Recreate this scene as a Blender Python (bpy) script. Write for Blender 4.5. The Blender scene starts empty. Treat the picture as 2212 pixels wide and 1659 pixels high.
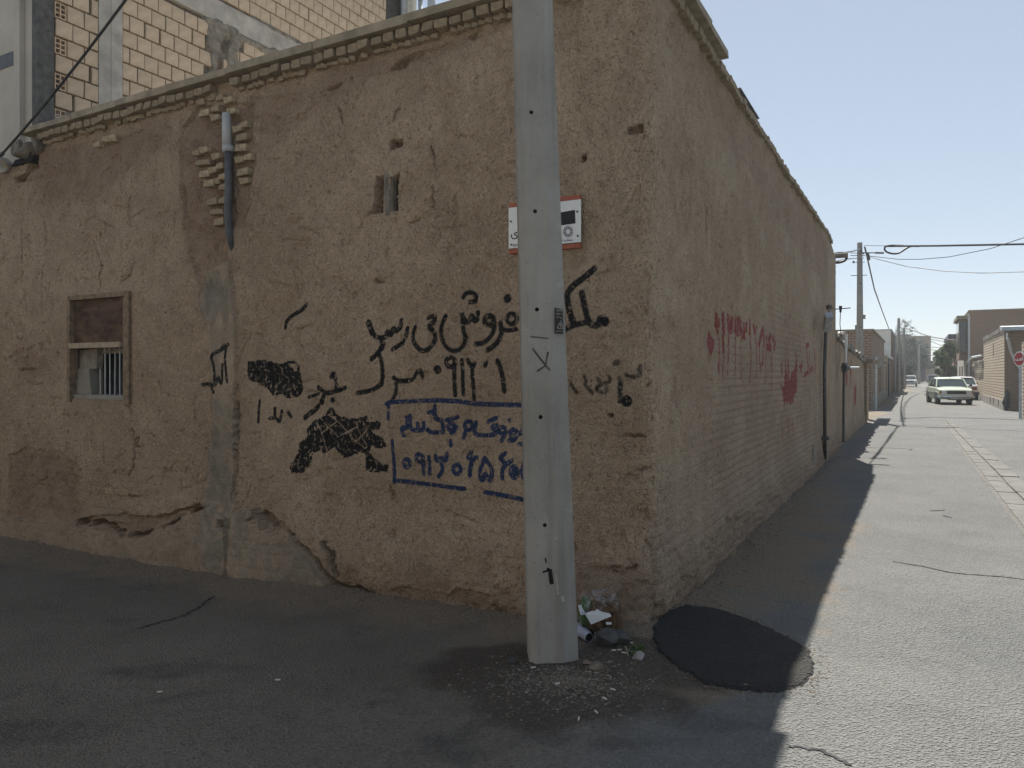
import bpy, math, random
import numpy as np
from mathutils import Vector, Matrix
random.seed(7)
RNG = np.random.RandomState(11)
S = bpy.context.scene
COL = S.collection

# ------------------------------------------------------------------ camera, sky, sun, exposure
FPX, CX, HY, EYE = 1600.0, 1106.0, 808.0, 1.6          # focal length / principal column / horizon row in a 2212 px wide frame
cam_d = bpy.data.cameras.new('camera'); cam = bpy.data.objects.new('camera', cam_d); COL.objects.link(cam)
cam.location = (0, 0, EYE); cam.rotation_euler = (math.radians(90), 0, 0)
cam_d.sensor_width = 36; cam_d.lens = 36 * FPX / 2212; cam_d.shift_y = (HY - 829.5) / 2212
cam_d.clip_start = .05; cam_d.clip_end = 3000
S.camera = cam
SUN = Vector((.142, .697, 1.0)).normalized()
SUN_EL = math.asin(SUN.z); SUN_AZ = math.atan2(SUN.x, SUN.y)
w = bpy.data.worlds.new('World'); S.world = w; w.use_nodes = True
nt = w.node_tree; bg = nt.nodes['Background']
sky = nt.nodes.new('ShaderNodeTexSky'); sky.sky_type = 'NISHITA'; sky.sun_disc = False
sky.sun_elevation = SUN_EL; sky.sun_rotation = SUN_AZ
sky.altitude = 1500; sky.air_density = 1.0; sky.dust_density = .4; sky.ozone_density = 2.5
hs = nt.nodes.new('ShaderNodeHueSaturation'); hs.inputs['Saturation'].default_value = .84
gm = nt.nodes.new('ShaderNodeGamma'); gm.inputs['Gamma'].default_value = .5        # hazy bright desert sky: less contrast between zenith and horizon
nt.links.new(sky.outputs[0], gm.inputs['Color']); nt.links.new(gm.outputs[0], hs.inputs['Color']); nt.links.new(hs.outputs[0], bg.inputs[0]); bg.inputs[1].default_value = .115
sl = bpy.data.lights.new('sun', 'SUN'); so = bpy.data.objects.new('sun', sl); COL.objects.link(so)
sl.energy = 3.6; sl.angle = math.radians(.55); sl.color = (1, .95, .87)
so.rotation_euler = SUN.to_track_quat('Z', 'Y').to_euler(); so.location = (10, 40, 60)
S.view_settings.view_transform = 'Standard'; S.view_settings.look = 'None'
S.view_settings.gamma = 1; S.view_settings.use_curve_mapping = False
S.view_settings.exposure = 1.42

# ------------------------------------------------------------------ frames of reference
C0 = (.92, 4.81)
D = (.4792, .8777)           # along the alley
N = (.8777, -.4792)          # across the alley, to the right
def A(a, p, z=0.0): return Vector((C0[0] + a*D[0] + p*N[0], C0[1] + a*D[1] + p*N[1], z))
def W(u, z, o=0.0): return A(-o, -u, z)     # left street wall: u leftwards from the corner, o out of the wall
def Lp(px, py):
    k = (px - CX) / FPX; u = (C0[0] - k*C0[1]) / (N[0] - k*N[1]); Y = C0[1] - N[1]*u
    return u, EYE - (py - HY) / FPX * Y
def Pa(px, p):
    k = (px - CX) / FPX
    return (k*C0[1] - C0[0] - p*(N[0] - N[1]*k)) / (D[0] - D[1]*k)
def Rp(px, py):
    a = Pa(px, 0); Y = C0[1] + a*D[1]
    return -a, EYE - (py - HY) / FPX * Y
def Gp(px, py, z=0.0):
    Y = (EYE - z) * FPX / (py - HY); return Vector(((px - CX) / FPX * Y, Y, z))
def gz(x, y): return -.024 * np.clip(-x - .3, 0, 9)
def AL(x, y): return ((x - C0[0])*D[0] + (y - C0[1])*D[1], (x - C0[0])*N[0] + (y - C0[1])*N[1])
ALLEY_ROT = math.atan2(D[1], D[0])

# ------------------------------------------------------------------ numpy noise
_T = RNG.rand(256, 256)
def vn(x, y, seed=0):
    x = x + seed*17.31; y = y + seed*5.77
    xi = np.floor(x).astype(int); yi = np.floor(y).astype(int); fx = x - xi; fy = y - yi
    fx = fx*fx*(3-2*fx); fy = fy*fy*(3-2*fy)
    g = lambda i, j: _T[(xi+i) & 255, (yi+j) & 255]
    return (g(0,0)*(1-fx)+g(1,0)*fx)*(1-fy) + (g(0,1)*(1-fx)+g(1,1)*fx)*fy
def fbm(x, y, o=4, seed=0):
    r = 0; a = .5; t = 0
    for i in range(o):
        r = r + a*vn(x, y, seed+i); t += a; a *= .5; x = x*2.03; y = y*2.03
    return r/t - .5
def sst(e0, e1, x):
    t = np.clip((x-e0)/(e1-e0), 0, 1); return t*t*(3-2*t)

# ------------------------------------------------------------------ materials
class NB:
    def __init__(s, name, rough=.85, spec=.3):
        s.m = bpy.data.materials.new(name); s.m.use_nodes = True; s.t = s.m.node_tree
        s.b = s.t.nodes['Principled BSDF']; s.b.inputs['Roughness'].default_value = rough
        s.b.inputs['Specular IOR Level'].default_value = spec
    def n(s, k, **kw):
        x = s.t.nodes.new('ShaderNode'+k)
        for a, b in kw.items(): setattr(x, a, b)
        return x
    def l(s, a, b): s.t.links.new(a, b)
    def coord(s, kind='Object'): return s.n('TexCoord').outputs[kind]
    def geo(s): return s.n('NewGeometry').outputs['Position']
    def mapping(s, v, scale):
        m = s.n('Mapping'); s.l(v, m.inputs[0]); m.inputs['Scale'].default_value = scale; return m.outputs[0]
    def noise(s, v, scale, detail=4, rough=.55, dist=0):
        x = s.n('TexNoise'); x.inputs['Scale'].default_value = scale; x.inputs['Detail'].default_value = detail
        x.inputs['Roughness'].default_value = rough; x.inputs['Distortion'].default_value = dist
        if v is not None: s.l(v, x.inputs['Vector'])
        return x.outputs['Fac']
    def vor(s, v, scale, feature='F1'):
        x = s.n('TexVoronoi', feature=feature); x.inputs['Scale'].default_value = scale; s.l(v, x.inputs['Vector']); return x
    def rng(s, v, a, b, c=0, d=1):
        x = s.n('MapRange'); x.clamp = True; s.l(v, x.inputs[0])
        for i, q in enumerate((a, b, c, d)): x.inputs[i+1].default_value = q
        return x.outputs[0]
    def math(s, op, a, b=0):
        x = s.n('Math', operation=op)
        for i, q in enumerate((a, b)):
            if isinstance(q, (int, float)): x.inputs[i].default_value = q
            else: s.l(q, x.inputs[i])
        return x.outputs[0]
    def mix(s, f, a, b, mode='MIX'):
        x = s.n('Mix', data_type='RGBA', blend_type=mode)
        if isinstance(f, (int, float)): x.inputs[0].default_value = f
        else: s.l(f, x.inputs[0])
        for i, q in ((6, a), (7, b)):
            if isinstance(q, tuple): x.inputs[i].default_value = q + (1,)
            else: s.l(q, x.inputs[i])
        return x.outputs[2]
    def attr(s, name):
        x = s.n('Attribute', attribute_name=name); y = s.n('SeparateColor'); s.l(x.outputs['Color'], y.inputs[0]); return y.outputs
    def rand(s): return s.n('ObjectInfo').outputs['Random']
    def color(s, c):
        if isinstance(c, tuple): s.b.inputs['Base Color'].default_value = c + (1,)
        else: s.l(c, s.b.inputs['Base Color'])
    def bump(s, h, dist=.01, st=1.0):
        x = s.n('Bump'); x.inputs['Distance'].default_value = dist; x.inputs['Strength'].default_value = st
        s.l(h, x.inputs['Height']); s.l(x.outputs[0], s.b.inputs['Normal'])

def simple(name, c, rough=.7, var=.12, scale=8, bump=.003, metal=0, spec=.3, rnd=0, bscale=40):
    b = NB(name, rough, spec); v = b.coord('Object')
    f = b.noise(v, scale, 5, .6)
    dk = tuple(x*(1-var*1.6) for x in c); lt = tuple(min(.9, x*(1+var)) for x in c)
    col = b.mix(b.rng(f, .3, .7), dk, lt)
    if rnd:
        r = b.rand(); col = b.mix(b.rng(r, 0, 1, 0, rnd), col, tuple(x*.55 for x in c))
    b.color(col); b.b.inputs['Metallic'].default_value = metal
    if bump: b.bump(b.noise(v, bscale, 4), bump)
    return b.m

def mud_material():
    b = NB('mud_plaster', .95, .1); P = b.geo()
    pa = b.attr('paint'); mk = b.attr('mask')
    big = b.noise(P, .9, 5, .6); mid = b.noise(P, 5, 5, .65); fine = b.noise(P, 55, 3, .7)
    straw = b.noise(b.mapping(P, (46, 46, 34)), 1, 2, .5, 1.6)
    streak = b.noise(b.mapping(P, (7, 7, .6)), 1, 4, .6)
    col = b.mix(b.rng(big, .38, .62), (.43, .332, .235), (.565, .452, .33))
    col = b.mix(b.rng(mid, .35, .7, 0, .55), col, (.33, .242, .168))
    col = b.mix(b.rng(streak, .5, .75, 0, .35), col, (.415, .335, .25))
    speck = b.noise(P, 78, 2, .8, .8)
    patchy = b.noise(P, 1.9, 5, .7, .5)
    col = b.mix(b.rng(patchy, .54, .68, 0, .45), col, (.31, .24, .168))
    col = b.mix(b.rng(patchy, .44, .32, 0, .4), col, (.52, .43, .32))
    col = b.mix(b.rng(straw, .57, .70, 0, .6), col, (.57, .45, .32))
    col = b.mix(b.rng(speck, .53, .68, 0, .5), col, (.54, .425, .30))
    col = b.mix(b.rng(straw, .42, .30, 0, .75), col, (.12, .086, .06))  # pits darkened in colour to back up weak relief shading
    col = b.mix(b.rng(speck, .45, .32, 0, .6), col, (.15, .11, .08))
    col = b.mix(b.rng(fine, .3, .7, 0, .25), col, (.24, .18, .13))
    er = b.math('MULTIPLY', mk[1], b.rng(mid, .25, .6, .55, 1))
    col = b.mix(er, col, b.mix(b.rng(fine, .3, .7), (.19, .132, .098), (.35, .255, .19)))
    cem = b.mix(b.rng(b.noise(P, 9, 5, .65), .3, .7), (.15, .138, .112), (.255, .232, .188))
    col = b.mix(b.math('MULTIPLY', mk[0], b.rng(b.noise(P, 3.2, 5, .7, .8), .36, .56, .35, 1)), col, cem)
    col = b.mix(b.math('MULTIPLY', mk[2], .8), col, (.27, .205, .15))
    flake = b.rng(b.noise(P, 34, 3, .7), .36, .44)
    def pmask(ch, lo=.22, hi=.66):
        return b.math('MULTIPLY', b.rng(b.math('ADD', ch, b.math('MULTIPLY', b.math('SUBTRACT', fine, .5), .5)), lo, hi), b.math('ADD', b.math('MULTIPLY', flake, .7), .3))
    col = b.mix(pmask(pa[0]), col, (.024, .025, .026))
    col = b.mix(b.math('MULTIPLY', pmask(pa[1]), .95), col, (.017, .043, .118))
    col = b.mix(b.math('MULTIPLY', pmask(pa[2], .12, .7), .85), col, (.27, .048, .055))
    b.color(col)
    h = b.math('ADD', b.math('MULTIPLY', straw, 1.3), b.math('MULTIPLY', b.noise(P, 28, 4, .65), 1.0))
    h = b.math('MULTIPLY', h, b.math('SUBTRACT', 1.0, b.math('MULTIPLY', mk[0], .65)))
    b.bump(h, .03, 1.0)
    return b.m

def asphalt_material(name='asphalt', patch=False):
    b = NB(name, .9, .2); P = b.geo()
    vo = b.vor(P, 75).outputs['Distance']; grain = b.noise(P, 60, 3, .7); big = b.noise(P, .8, 6, .65); mid = b.noise(P, 6, 5, .6)
    if patch:
        col = b.mix(b.rng(grain, .3, .75), (.016, .016, .017), (.055, .054, .052)); col = b.mix(b.rng(vo, .10, .02, 0, .5), col, (.11, .105, .095)); col = b.mix(b.rng(big, .5, .7, 0, .5), col, (.075, .07, .06))
        col = b.mix(b.rng(mid, .6, .8, 0, .5), col, (.07, .066, .06))
    else:
        mk = b.attr('mask')
        c1 = b.mix(b.rng(big, .35, .65), (.142, .124, .10), (.195, .171, .14))
        c2 = b.mix(b.rng(big, .35, .65), (.142, .145, .14), (.182, .182, .171))
        col = b.mix(mk[2], c1, c2)
        dk = b.rng(b.noise(P, 1.7, 5, .7, .6), .56, .68, 0, .6)
        col = b.mix(b.math('MULTIPLY', dk, b.math('SUBTRACT', 1, b.math('MULTIPLY', mk[2], .6))), col, (.082, .078, .07))
        stn = b.attr('stain')
        col = b.mix(b.math('MULTIPLY', stn[0], b.rng(mid, .3, .6, .1, .55)), col, (.055, .053, .05))
        sp = b.rng(grain, .52, .78, 0, .55)
        col = b.mix(sp, col, b.mix(mk[2], (.26, .245, .215), (.28, .275, .26)))
        col = b.mix(b.rng(grain, .46, .25, 0, .75), col, b.mix(mk[2], (.042, .041, .04), (.095, .097, .097)))
        col = b.mix(b.rng(mid, .55, .75, 0, .3), col, b.mix(mk[2], (.10, .092, .08), (.21, .195, .17)))
        dust = b.rng(b.math('ADD', mk[0], b.math('MULTIPLY', b.math('SUBTRACT', mid, .5), .9)), .2, .75, 0, .9)
        col = b.mix(dust, col, b.mix(b.rng(grain, .3, .7), (.17, .135, .098), (.29, .235, .17)))
        soil = b.rng(b.math('ADD', mk[1], b.math('MULTIPLY', b.math('SUBTRACT', mid, .5), .8)), .2, .8, 0, .9)
        col = b.mix(soil, col, b.mix(b.rng(grain, .3, .75), (.046, .039, .032), (.12, .098, .076)))
    b.color(col)
    b.bump(b.math('ADD', vo, grain), .016, 1.0)
    return b.m

def brickwall(name, c1, c2, mortar, bw=.21, bh=.065, ms=.012, dirty=.4):
    b = NB(name, .92, .15); uv = b.coord('UV')
    t = b.n('TexBrick'); b.l(uv, t.inputs['Vector']); t.inputs['Scale'].default_value = 1
    t.inputs['Brick Width'].default_value = bw; t.inputs['Row Height'].default_value = bh; t.inputs['Mortar Size'].default_value = ms
    t.inputs['Color1'].default_value = c1+(1,); t.inputs['Color2'].default_value = c2+(1,); t.inputs['Mortar'].default_value = mortar+(1,)
    P = b.geo()
    col = b.mix(b.rng(b.noise(P, .7, 6, .65), .4, .75, 0, dirty), t.outputs['Color'], tuple(x*.55 for x in c1))
    b.color(b.mix(b.rng(b.noise(P, 20, 3), .3, .7, 0, .35), col, tuple(x*.7 for x in c2)))
    b.bump(t.outputs['Fac'], .008, -1)
    return b.m

M = {}
M['mud'] = mud_material()
M['asphalt'] = asphalt_material()
M['patch'] = asphalt_material('fresh_asphalt', True)
M['old_brick'] = simple('old_yellow_brick', (.40, .325, .215), .95, .35, 22, .006, rnd=.85)
M['cornice_brick'] = simple('weathered_brick', (.32, .262, .18), .95, .25, 18, .004, rnd=.55)
M['coping'] = simple('cement_coping', (.28, .24, .175), .95, .2, 7, .004)
M['block'] = simple('hollow_clay_block', (.475, .385, .285), .9, .13, 9, .003, rnd=.22)
M['block_edge'] = simple('clay_block_ribs', (.52, .40, .28), .9, .1, 9, .002)
M['mortar'] = simple('rough_mortar', (.20, .185, .155), .95, .3, 9, .012, bscale=22)
M['joint'] = simple('recessed_joint', (.12, .10, .078), .95, .3, 9, .006)
M['concrete'] = simple('column_concrete', (.36, .35, .32), .9, .2, 4, .004)
M['render'] = simple('grey_render', (.42, .395, .345), .92, .1, 2, .003)
def pole_mat():
    b = NB('pole_concrete', .85, .2); P = b.geo(); st_ = b.noise(b.mapping(P, (14, 14, .9)), 1, 4, .6); sp = b.noise(P, 45, 3, .7); bg_ = b.noise(P, 1.6, 5, .65)
    c = b.mix(b.rng(bg_, .35, .65), (.225, .222, .203), (.30, .297, .275)); c = b.mix(b.rng(st_, .52, .75, 0, .55), c, (.15, .145, .13)); c = b.mix(b.rng(st_, .42, .28, 0, .4), c, (.37, .375, .36))
    c = b.mix(b.rng(sp, .62, .72, 0, .6), c, (.12, .118, .108)); c = b.mix(b.rng(b.noise(P, 7, 4, .7), .62, .72, 0, .35), c, (.42, .42, .40)); b.color(c); b.bump(b.math('ADD', sp, st_), .004); return b.m
M['pole'] = pole_mat()
M['steel'] = simple('dark_steel', (.09, .088, .082), .6, .3, 12, .002, metal=.3)
M['zinc'] = simple('galvanised_sheet', (.40, .44, .46), .5, .15, 10, .001, metal=.4)
M['pipe_blue'] = simple('grey_blue_pipe', (.08, .09, .10), .55, .25, 8, .001)
M['pipe_grey'] = simple('pale_pipe', (.40, .42, .43), .5, .1, 8, .001)
M['wood'] = simple('weathered_wood', (.205, .155, .105), .85, .3, 20, .003)
M['wood_pale'] = simple('pale_wood', (.34, .285, .205), .85, .2, 20, .003)
M['board'] = None
M['black'] = simple('void_tar_black', (.012, .012, .012), .95, .2, 8, 0)  # flat black: real tar, and painted darkness of holes and voids
M['cable'] = simple('black_cable', (.025, .027, .03), .6, .1, 8, 0)
M['wire'] = simple('grey_wire', (.16, .165, .17), .6, .1, 8, 0)
M['sign_white'] = simple('sign_white', (.70, .73, .73), .4, .05, 6, 0)
M['sign_red'] = simple('sign_orange_red', (.33, .10, .06), .5, .15, 14, 0)
M['stop_red'] = simple('stop_red', (.36, .035, .045), .5, .12, 10, 0)
M['ink'] = simple('black_ink', (.02, .022, .028), .6, .1, 8, 0)
M['navy'] = simple('navy_ink', (.06, .075, .15), .6, .1, 8, 0)
M['sticker'] = simple('black_sticker', (.012, .013, .016), .4, .1, 8, 0)
M['white_ink'] = simple('white_ink', (.34, .33, .31), .6, .15, 30, 0)
M['stone_dark'] = simple('dark_stone', (.075, .075, .072), .85, .3, 14, .008)
M['stone_grey'] = simple('grey_stone', (.24, .235, .22), .85, .2, 14, .006)
M['shard'] = simple('brick_shard', (.17, .14, .11), .9, .25, 14, .006)
M['paper'] = simple('white_card', (.62, .62, .60), .8, .08, 10, .001)
M['pink'] = simple('faded_pink_print', (.33, .11, .13), .7, .15, 20, 0)
M['bread'] = simple('brown_scraps', (.115, .072, .042), .9, .55, 26, .015, bscale=30)
M['green_film'] = simple('green_film', (.10, .16, .07), .5, .3, 12, .004)
M['tube'] = simple('lilac_plastic', (.42, .43, .52), .5, .1, 8, .001)
M['butt'] = simple('cigarette_paper', (.52, .50, .45), .8, .1, 30, 0)
M['leafy'] = simple('dry_leaf', (.42, .40, .16), .8, .2, 30, .002)
M['weed'] = simple('weed_green', (.07, .11, .035), .7, .3, 30, 0)
M['chips'] = simple('litter_chips', (.15, .125, .095), .9, .5, 60, 0)
M['tin'] = simple('rusty_tin', (.16, .165, .17), .6, .3, 10, .002, metal=.2)
M['slab'] = simple('gutter_concrete', (.145, .141, .128), .9, .15, 5, .004, rnd=.3)
M['bed'] = simple('gutter_bed', (.12, .115, .105), .9, .2, 6, .004)
M['crack'] = simple('tar_seam', (.045, .046, .048), .9, .3, 9, .003)
M['brick_y'] = brickwall('yellow_brickwork', (.58, .485, .375), (.50, .41, .31), (.15, .12, .095), .26, .135, .022)  # dark mortar paints the shadow under recessed courses
M['brick_b'] = brickwall('brown_brickwork', (.30, .215, .15), (.24, .17, .12), (.17, .14, .11), dirty=.5)
M['brick_o'] = brickwall('orange_brickwork', (.37, .275, .195), (.31, .225, .16), (.14, .11, .085), .26, .125, .02)  # mortar darkened likewise to paint shadow between courses
M['warm_render'] = simple('warm_render', (.47, .40, .31), .92, .1, 1.2, .003)
M['white_wall'] = simple('white_render', (.58, .59, .57), .9, .1, 1.5, .002)
M['dado'] = simple('cement_dado', (.25, .24, .21), .95, .15, 3, .004)
M['plinth'] = simple('stone_plinth', (.27, .25, .22), .9, .2, 6, .003)
M['gate'] = simple('navy_gate_paint', (.025, .032, .048), .5, .2, 3, .002)
M['door'] = simple('door_paint', (.12, .095, .075), .6, .2, 5, .002)
M['leaf'] = simple('leaf_green', (.085, .13, .04), .95, .45, 2.2, 0, spec=.05)
M['leaf_dark'] = simple('leaf_dark_green', (.035, .06, .03), .95, .45, 1.2, 0, spec=.05)
M['needle'] = simple('needle_green', (.035, .055, .03), .7, .4, 2, 0)
M['bark'] = simple('bark', (.10, .08, .06), .95, .3, 8, .01)
M['rubber'] = simple('tyre_rubber', (.02, .02, .021), .8, .1, 20, 0)
M['chrome'] = simple('chrome', (.55, .56, .57), .22, .05, 10, 0, metal=1)
M['plastic'] = simple('black_plastic', (.02, .021, .023), .5, .1, 10, 0)
M['lens'] = simple('lamp_lens', (.55, .57, .58), .15, .05, 10, 0)
M['amber'] = simple('amber_lens', (.30, .13, .06), .25, .1, 10, 0)
M['tail'] = simple('tail_lens', (.20, .03, .03), .25, .1, 10, 0)
M['plate'] = simple('number_plate', (.66, .67, .66), .5, .05, 10, 0)
M['seat'] = simple('seat_cloth', (.04, .042, .046), .9, .1, 10, 0)
def paint(name, c):
    b = NB(name, .28, .5); b.color(c); b.b.inputs['Coat Weight'].default_value = .6; b.b.inputs['Coat Roughness'].default_value = .08
    v = b.coord('Object'); b.color(b.mix(b.rng(b.noise(v, 3, 4), .45, .75, 0, .35), c, tuple(x*.7 for x in c))); return b.m
M['car_green'] = paint('pale_green_paint', (.60, .68, .55)); M['car_white'] = paint('white_paint', (.76, .77, .76)); M['car_silver'] = paint('silver_paint', (.42, .44, .45))
def glass(name, c=(.06, .08, .085)):
    b = NB(name, .06, .6); b.color(c); b.b.inputs['Transmission Weight'].default_value = .25; return b.m
M['glass'] = glass('car_glass'); M['pane'] = glass('window_pane', (.05, .06, .065))
def film():
    b = NB('clear_plastic', .6, .25); b.color((.55, .55, .54))
    v = b.coord('Object'); b.bump(b.noise(v, 18, 4), .01)
    b.l(b.rng(b.noise(v, 22, 4, .6, .8), .5, .72, .06, .5), b.b.inputs['Alpha']); return b.m
M['film'] = film()
def board_mat():
    b = NB('stained_plywood', .8, .15); v = b.geo()
    f = b.noise(b.mapping(v, (2.0, 2.0, 5)), 1.2, 4, .6, 1.4)
    c = b.mix(b.rng(f, .38, .66), (.055, .036, .026), (.135, .09, .062))
    b.color(b.mix(b.rng(b.noise(v, 14, 3), .55, .8, 0, .5), c, (.16, .12, .09))); return b.m
M['board'] = board_mat()
def slab_vent(): pass

# ------------------------------------------------------------------ mesh helpers
ROOT = {}
class MB:
    def __init__(s): s.v = []; s.f = []; s.uv = []
    def face(s, pts, uv=None):
        i = len(s.v); s.v += [tuple(p) for p in pts]; s.f.append(tuple(range(i, i+len(pts))))
        s.uv += uv if uv else [(0, 0)]*len(pts)
    def quad_m(s, o, ex, ey, w, h, u0=0, v0=0):
        o = Vector(o); ex = Vector(ex); ey = Vector(ey)
        s.face([o, o+ex*w, o+ex*w+ey*h, o+ey*h], [(u0, v0), (u0+w, v0), (u0+w, v0+h), (u0, v0+h)])
    def box(s, o, ex, ey, ez, w, d, h, j=0, skip=()):
        """corner o, unit axes; ex, ey horizontal, ez up; metric uv"""
        o = Vector(o); ex = Vector(ex); ey = Vector(ey); ez = Vector(ez)
        J = lambda: Vector((random.uniform(-j, j), random.uniform(-j, j), random.uniform(-j, j))) if j else Vector((0, 0, 0))
        c = {}
        for i in (0, 1):
            for k in (0, 1):
                for l in (0, 1): c[i, k, l] = o + ex*w*i + ey*d*k + ez*h*l + J()
        z0 = o.z
        F = {'f': ([(0,0,0), (1,0,0), (1,0,1), (0,0,1)], w, h), 'r': ([(1,0,0), (1,1,0), (1,1,1), (1,0,1)], d, h),
             'b': ([(1,1,0), (0,1,0), (0,1,1), (1,1,1)], w, h), 'l': ([(0,1,0), (0,0,0), (0,0,1), (0,1,1)], d, h),
             't': ([(0,0,1), (1,0,1), (1,1,1), (0,1,1)], w, d), 'd': ([(0,1,0), (1,1,0), (1,0,0), (0,0,0)], w, d)}
        for k, (q, a, bb) in F.items():
            if k in skip: continue
            s.face([c[x] for x in q], [(0, z0), (a, z0), (a, z0+bb), (0, z0+bb)])
    def abox(s, a0, a1, p0, p1, z0, z1, **k):
        s.box(A(a0, p0, z0), (N[0], N[1], 0), (D[0], D[1], 0), (0, 0, 1), p1-p0, a1-a0, z1-z0, **k)
    def wbox(s, u0, u1, z0, z1, o0, o1, **k):
        """box on the left street wall; o = distance out of it"""
        s.box(W(u1, z0, o1), (N[0], N[1], 0), (D[0], D[1], 0), (0, 0, 1), u1-u0, o1-o0, z1-z0, **k)
    def tube(s, pts, r, n=8, cap=True):
        pts = [Vector(p) for p in pts]; rr = r if isinstance(r, (list, tuple)) else [r]*len(pts); base = len(s.v)
        up0 = None
        for i, p in enumerate(pts):
            t = (pts[min(i+1, len(pts)-1)] - pts[max(i-1, 0)]).normalized()
            if up0 is None: up0 = t.orthogonal().normalized()
            x = (up0 - t*up0.dot(t)); x = x.normalized() if x.length > 1e-6 else t.orthogonal().normalized(); up0 = x; y = t.cross(x)
            for k in range(n):
                q = 2*math.pi*k/n; s.v.append(tuple(p + (x*math.cos(q) + y*math.sin(q))*rr[i]))
        for i in range(len(pts)-1):
            for k in range(n):
                k2 = (k+1) % n; s.f.append((base+i*n+k, base+i*n+k2, base+(i+1)*n+k2, base+(i+1)*n+k)); s.uv += [(0, 0)]*4
        if cap:
            s.f.append(tuple(base+k for k in reversed(range(n)))); s.uv += [(0, 0)]*n
            s.f.append(tuple(base+(len(pts)-1)*n+k for k in range(n))); s.uv += [(0, 0)]*n
    def prism(s, poly, off):
        """poly: list of 3D points, off: extrusion vector"""
        poly = [Vector(p) for p in poly]; off = Vector(off); n = len(poly)
        s.face(poly); s.face([p+off for p in reversed(poly)])
        for i in range(n): s.face([poly[i], poly[i]+off, poly[(i+1) % n]+off, poly[(i+1) % n]])
    def mesh(s, name, m, shift=(0, 0, 0), smooth=False):
        me = bpy.data.meshes.new(name); sh = shift
        me.from_pydata([(x-sh[0], y-sh[1], z-sh[2]) for x, y, z in s.v], [], s.f)
        uvl = me.uv_layers.new(name='UVMap'); uvl.data.foreach_set('uv', np.array(s.uv, dtype=np.float32).ravel())
        me.materials.append(m)
        if smooth: me.polygons.foreach_set('use_smooth', [True]*len(me.polygons))
        me.update(); return me
def tag(o, label=None, cat=None, group=None, kind=None):
    for k, v in (('label', label), ('category', cat), ('group', group), ('kind', kind)):
        if v: o[k] = v
    return o
def empty(name, loc, label, cat, group=None, local=False, rz=0):
    o = bpy.data.objects.new(name, None); COL.objects.link(o); o.location = loc; o.rotation_euler.z = rz
    ROOT[o.name] = (0, 0, 0) if local else tuple(loc)
    return tag(o, label, cat, group)
def link(name, me, parent=None, loc=None, kind=None):
    o = bpy.data.objects.new(name, me); COL.objects.link(o)
    if parent: o.parent = parent; ROOT[o.name] = ROOT[parent.name]
    if loc is not None: o.location = loc
    if kind: o['kind'] = kind
    return o
def part(name, mb, m, parent, smooth=False, label=None, kind=None):
    o = link(name, mb.mesh(name, m, ROOT[parent.name], smooth), parent, kind=kind)
    if label: o['label'] = label
    return o
def solo(name, mb, m, base, label, cat, group=None, smooth=False, kind=None):
    o = link(name, mb.mesh(name, m, base, smooth)); o.location = base
    ROOT[o.name] = tuple(base)
    return tag(o, label, cat, group, kind)
def struct(name, mb, m, smooth=False): return link(name, mb.mesh(name, m, (0, 0, 0), smooth), kind='structure')
def boxmesh(name, w, d, h, m, j=0, chips=0):
    """bevelled block centred at origin (w along x, d along y, h along z)"""
    mb = MB(); b = min(w, d, h)*.07
    def q(x, y, z): return (x*w/2 + random.uniform(-j, j), y*d/2 + random.uniform(-j, j), z*h/2 + random.uniform(-j, j))
    import itertools
    V = {}
    for sx, sy, sz in itertools.product((-1, 1), repeat=3):
        jx = [random.uniform(-j, j) for _ in range(3)]
        V[sx, sy, sz] = [(sx*(w/2)+jx[0], sy*(d/2-b)+jx[1], sz*(h/2-b)+jx[2]), (sx*(w/2-b)+jx[0], sy*(d/2)+jx[1], sz*(h/2-b)+jx[2]), (sx*(w/2-b)+jx[0], sy*(d/2-b)+jx[1], sz*(h/2)+jx[2])]
    for ax in range(3):
        for sg in (-1, 1):
            o1, o2 = [i for i in range(3) if i != ax]
            q4 = []
            for s1, s2 in ((-1, -1), (1, -1), (1, 1), (-1, 1)):
                k = [0]*3; k[ax] = sg; k[o1] = s1; k[o2] = s2; q4.append(V[tuple(k)][ax])
            if (sg > 0) == (ax == 1): q4 = q4[::-1]
            mb.face(q4)
    for ax in range(3):      # edge bevels
        o1, o2 = [i for i in range(3) if i != ax]
        for s1 in (-1, 1):
            for s2 in (-1, 1):
                k0 = [0]*3; k0[o1] = s1; k0[o2] = s2; k1 = list(k0); k0[ax] = -1; k1[ax] = 1
                q4 = [V[tuple(k0)][o1], V[tuple(k1)][o1], V[tuple(k1)][o2], V[tuple(k0)][o2]]
                mb.face(q4)
    for k, t in V.items(): mb.face(t)
    me = mb.mesh(name, m)
    import bmesh
    bm = bmesh.new(); bm.from_mesh(me); bmesh.ops.remove_doubles(bm, verts=bm.verts, dist=1e-6); bmesh.ops.recalc_face_normals(bm, faces=bm.faces); bm.to_mesh(me); bm.free()
    return me
def rock(name, m, r, sc=(1, 1, .6), seed=0):
    import bmesh
    bm = bmesh.new(); bmesh.ops.create_icosphere(bm, subdivisions=3, radius=1)
    rr = random.Random(seed); pl = [(Vector((rr.gauss(0, 1), rr.gauss(0, 1), rr.gauss(0, 1))).normalized(), rr.uniform(.5, .8)) for _ in range(13)]
    for v in bm.verts:
        for n, d in pl:
            e = v.co.dot(n) - d
            if e > 0: v.co -= n*e
        v.co = Vector((v.co.x*sc[0], v.co.y*sc[1], v.co.z*sc[2]))*r
    me = bpy.data.meshes.new(name); bm.to_mesh(me); bm.free(); me.materials.append(m); return me
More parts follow.
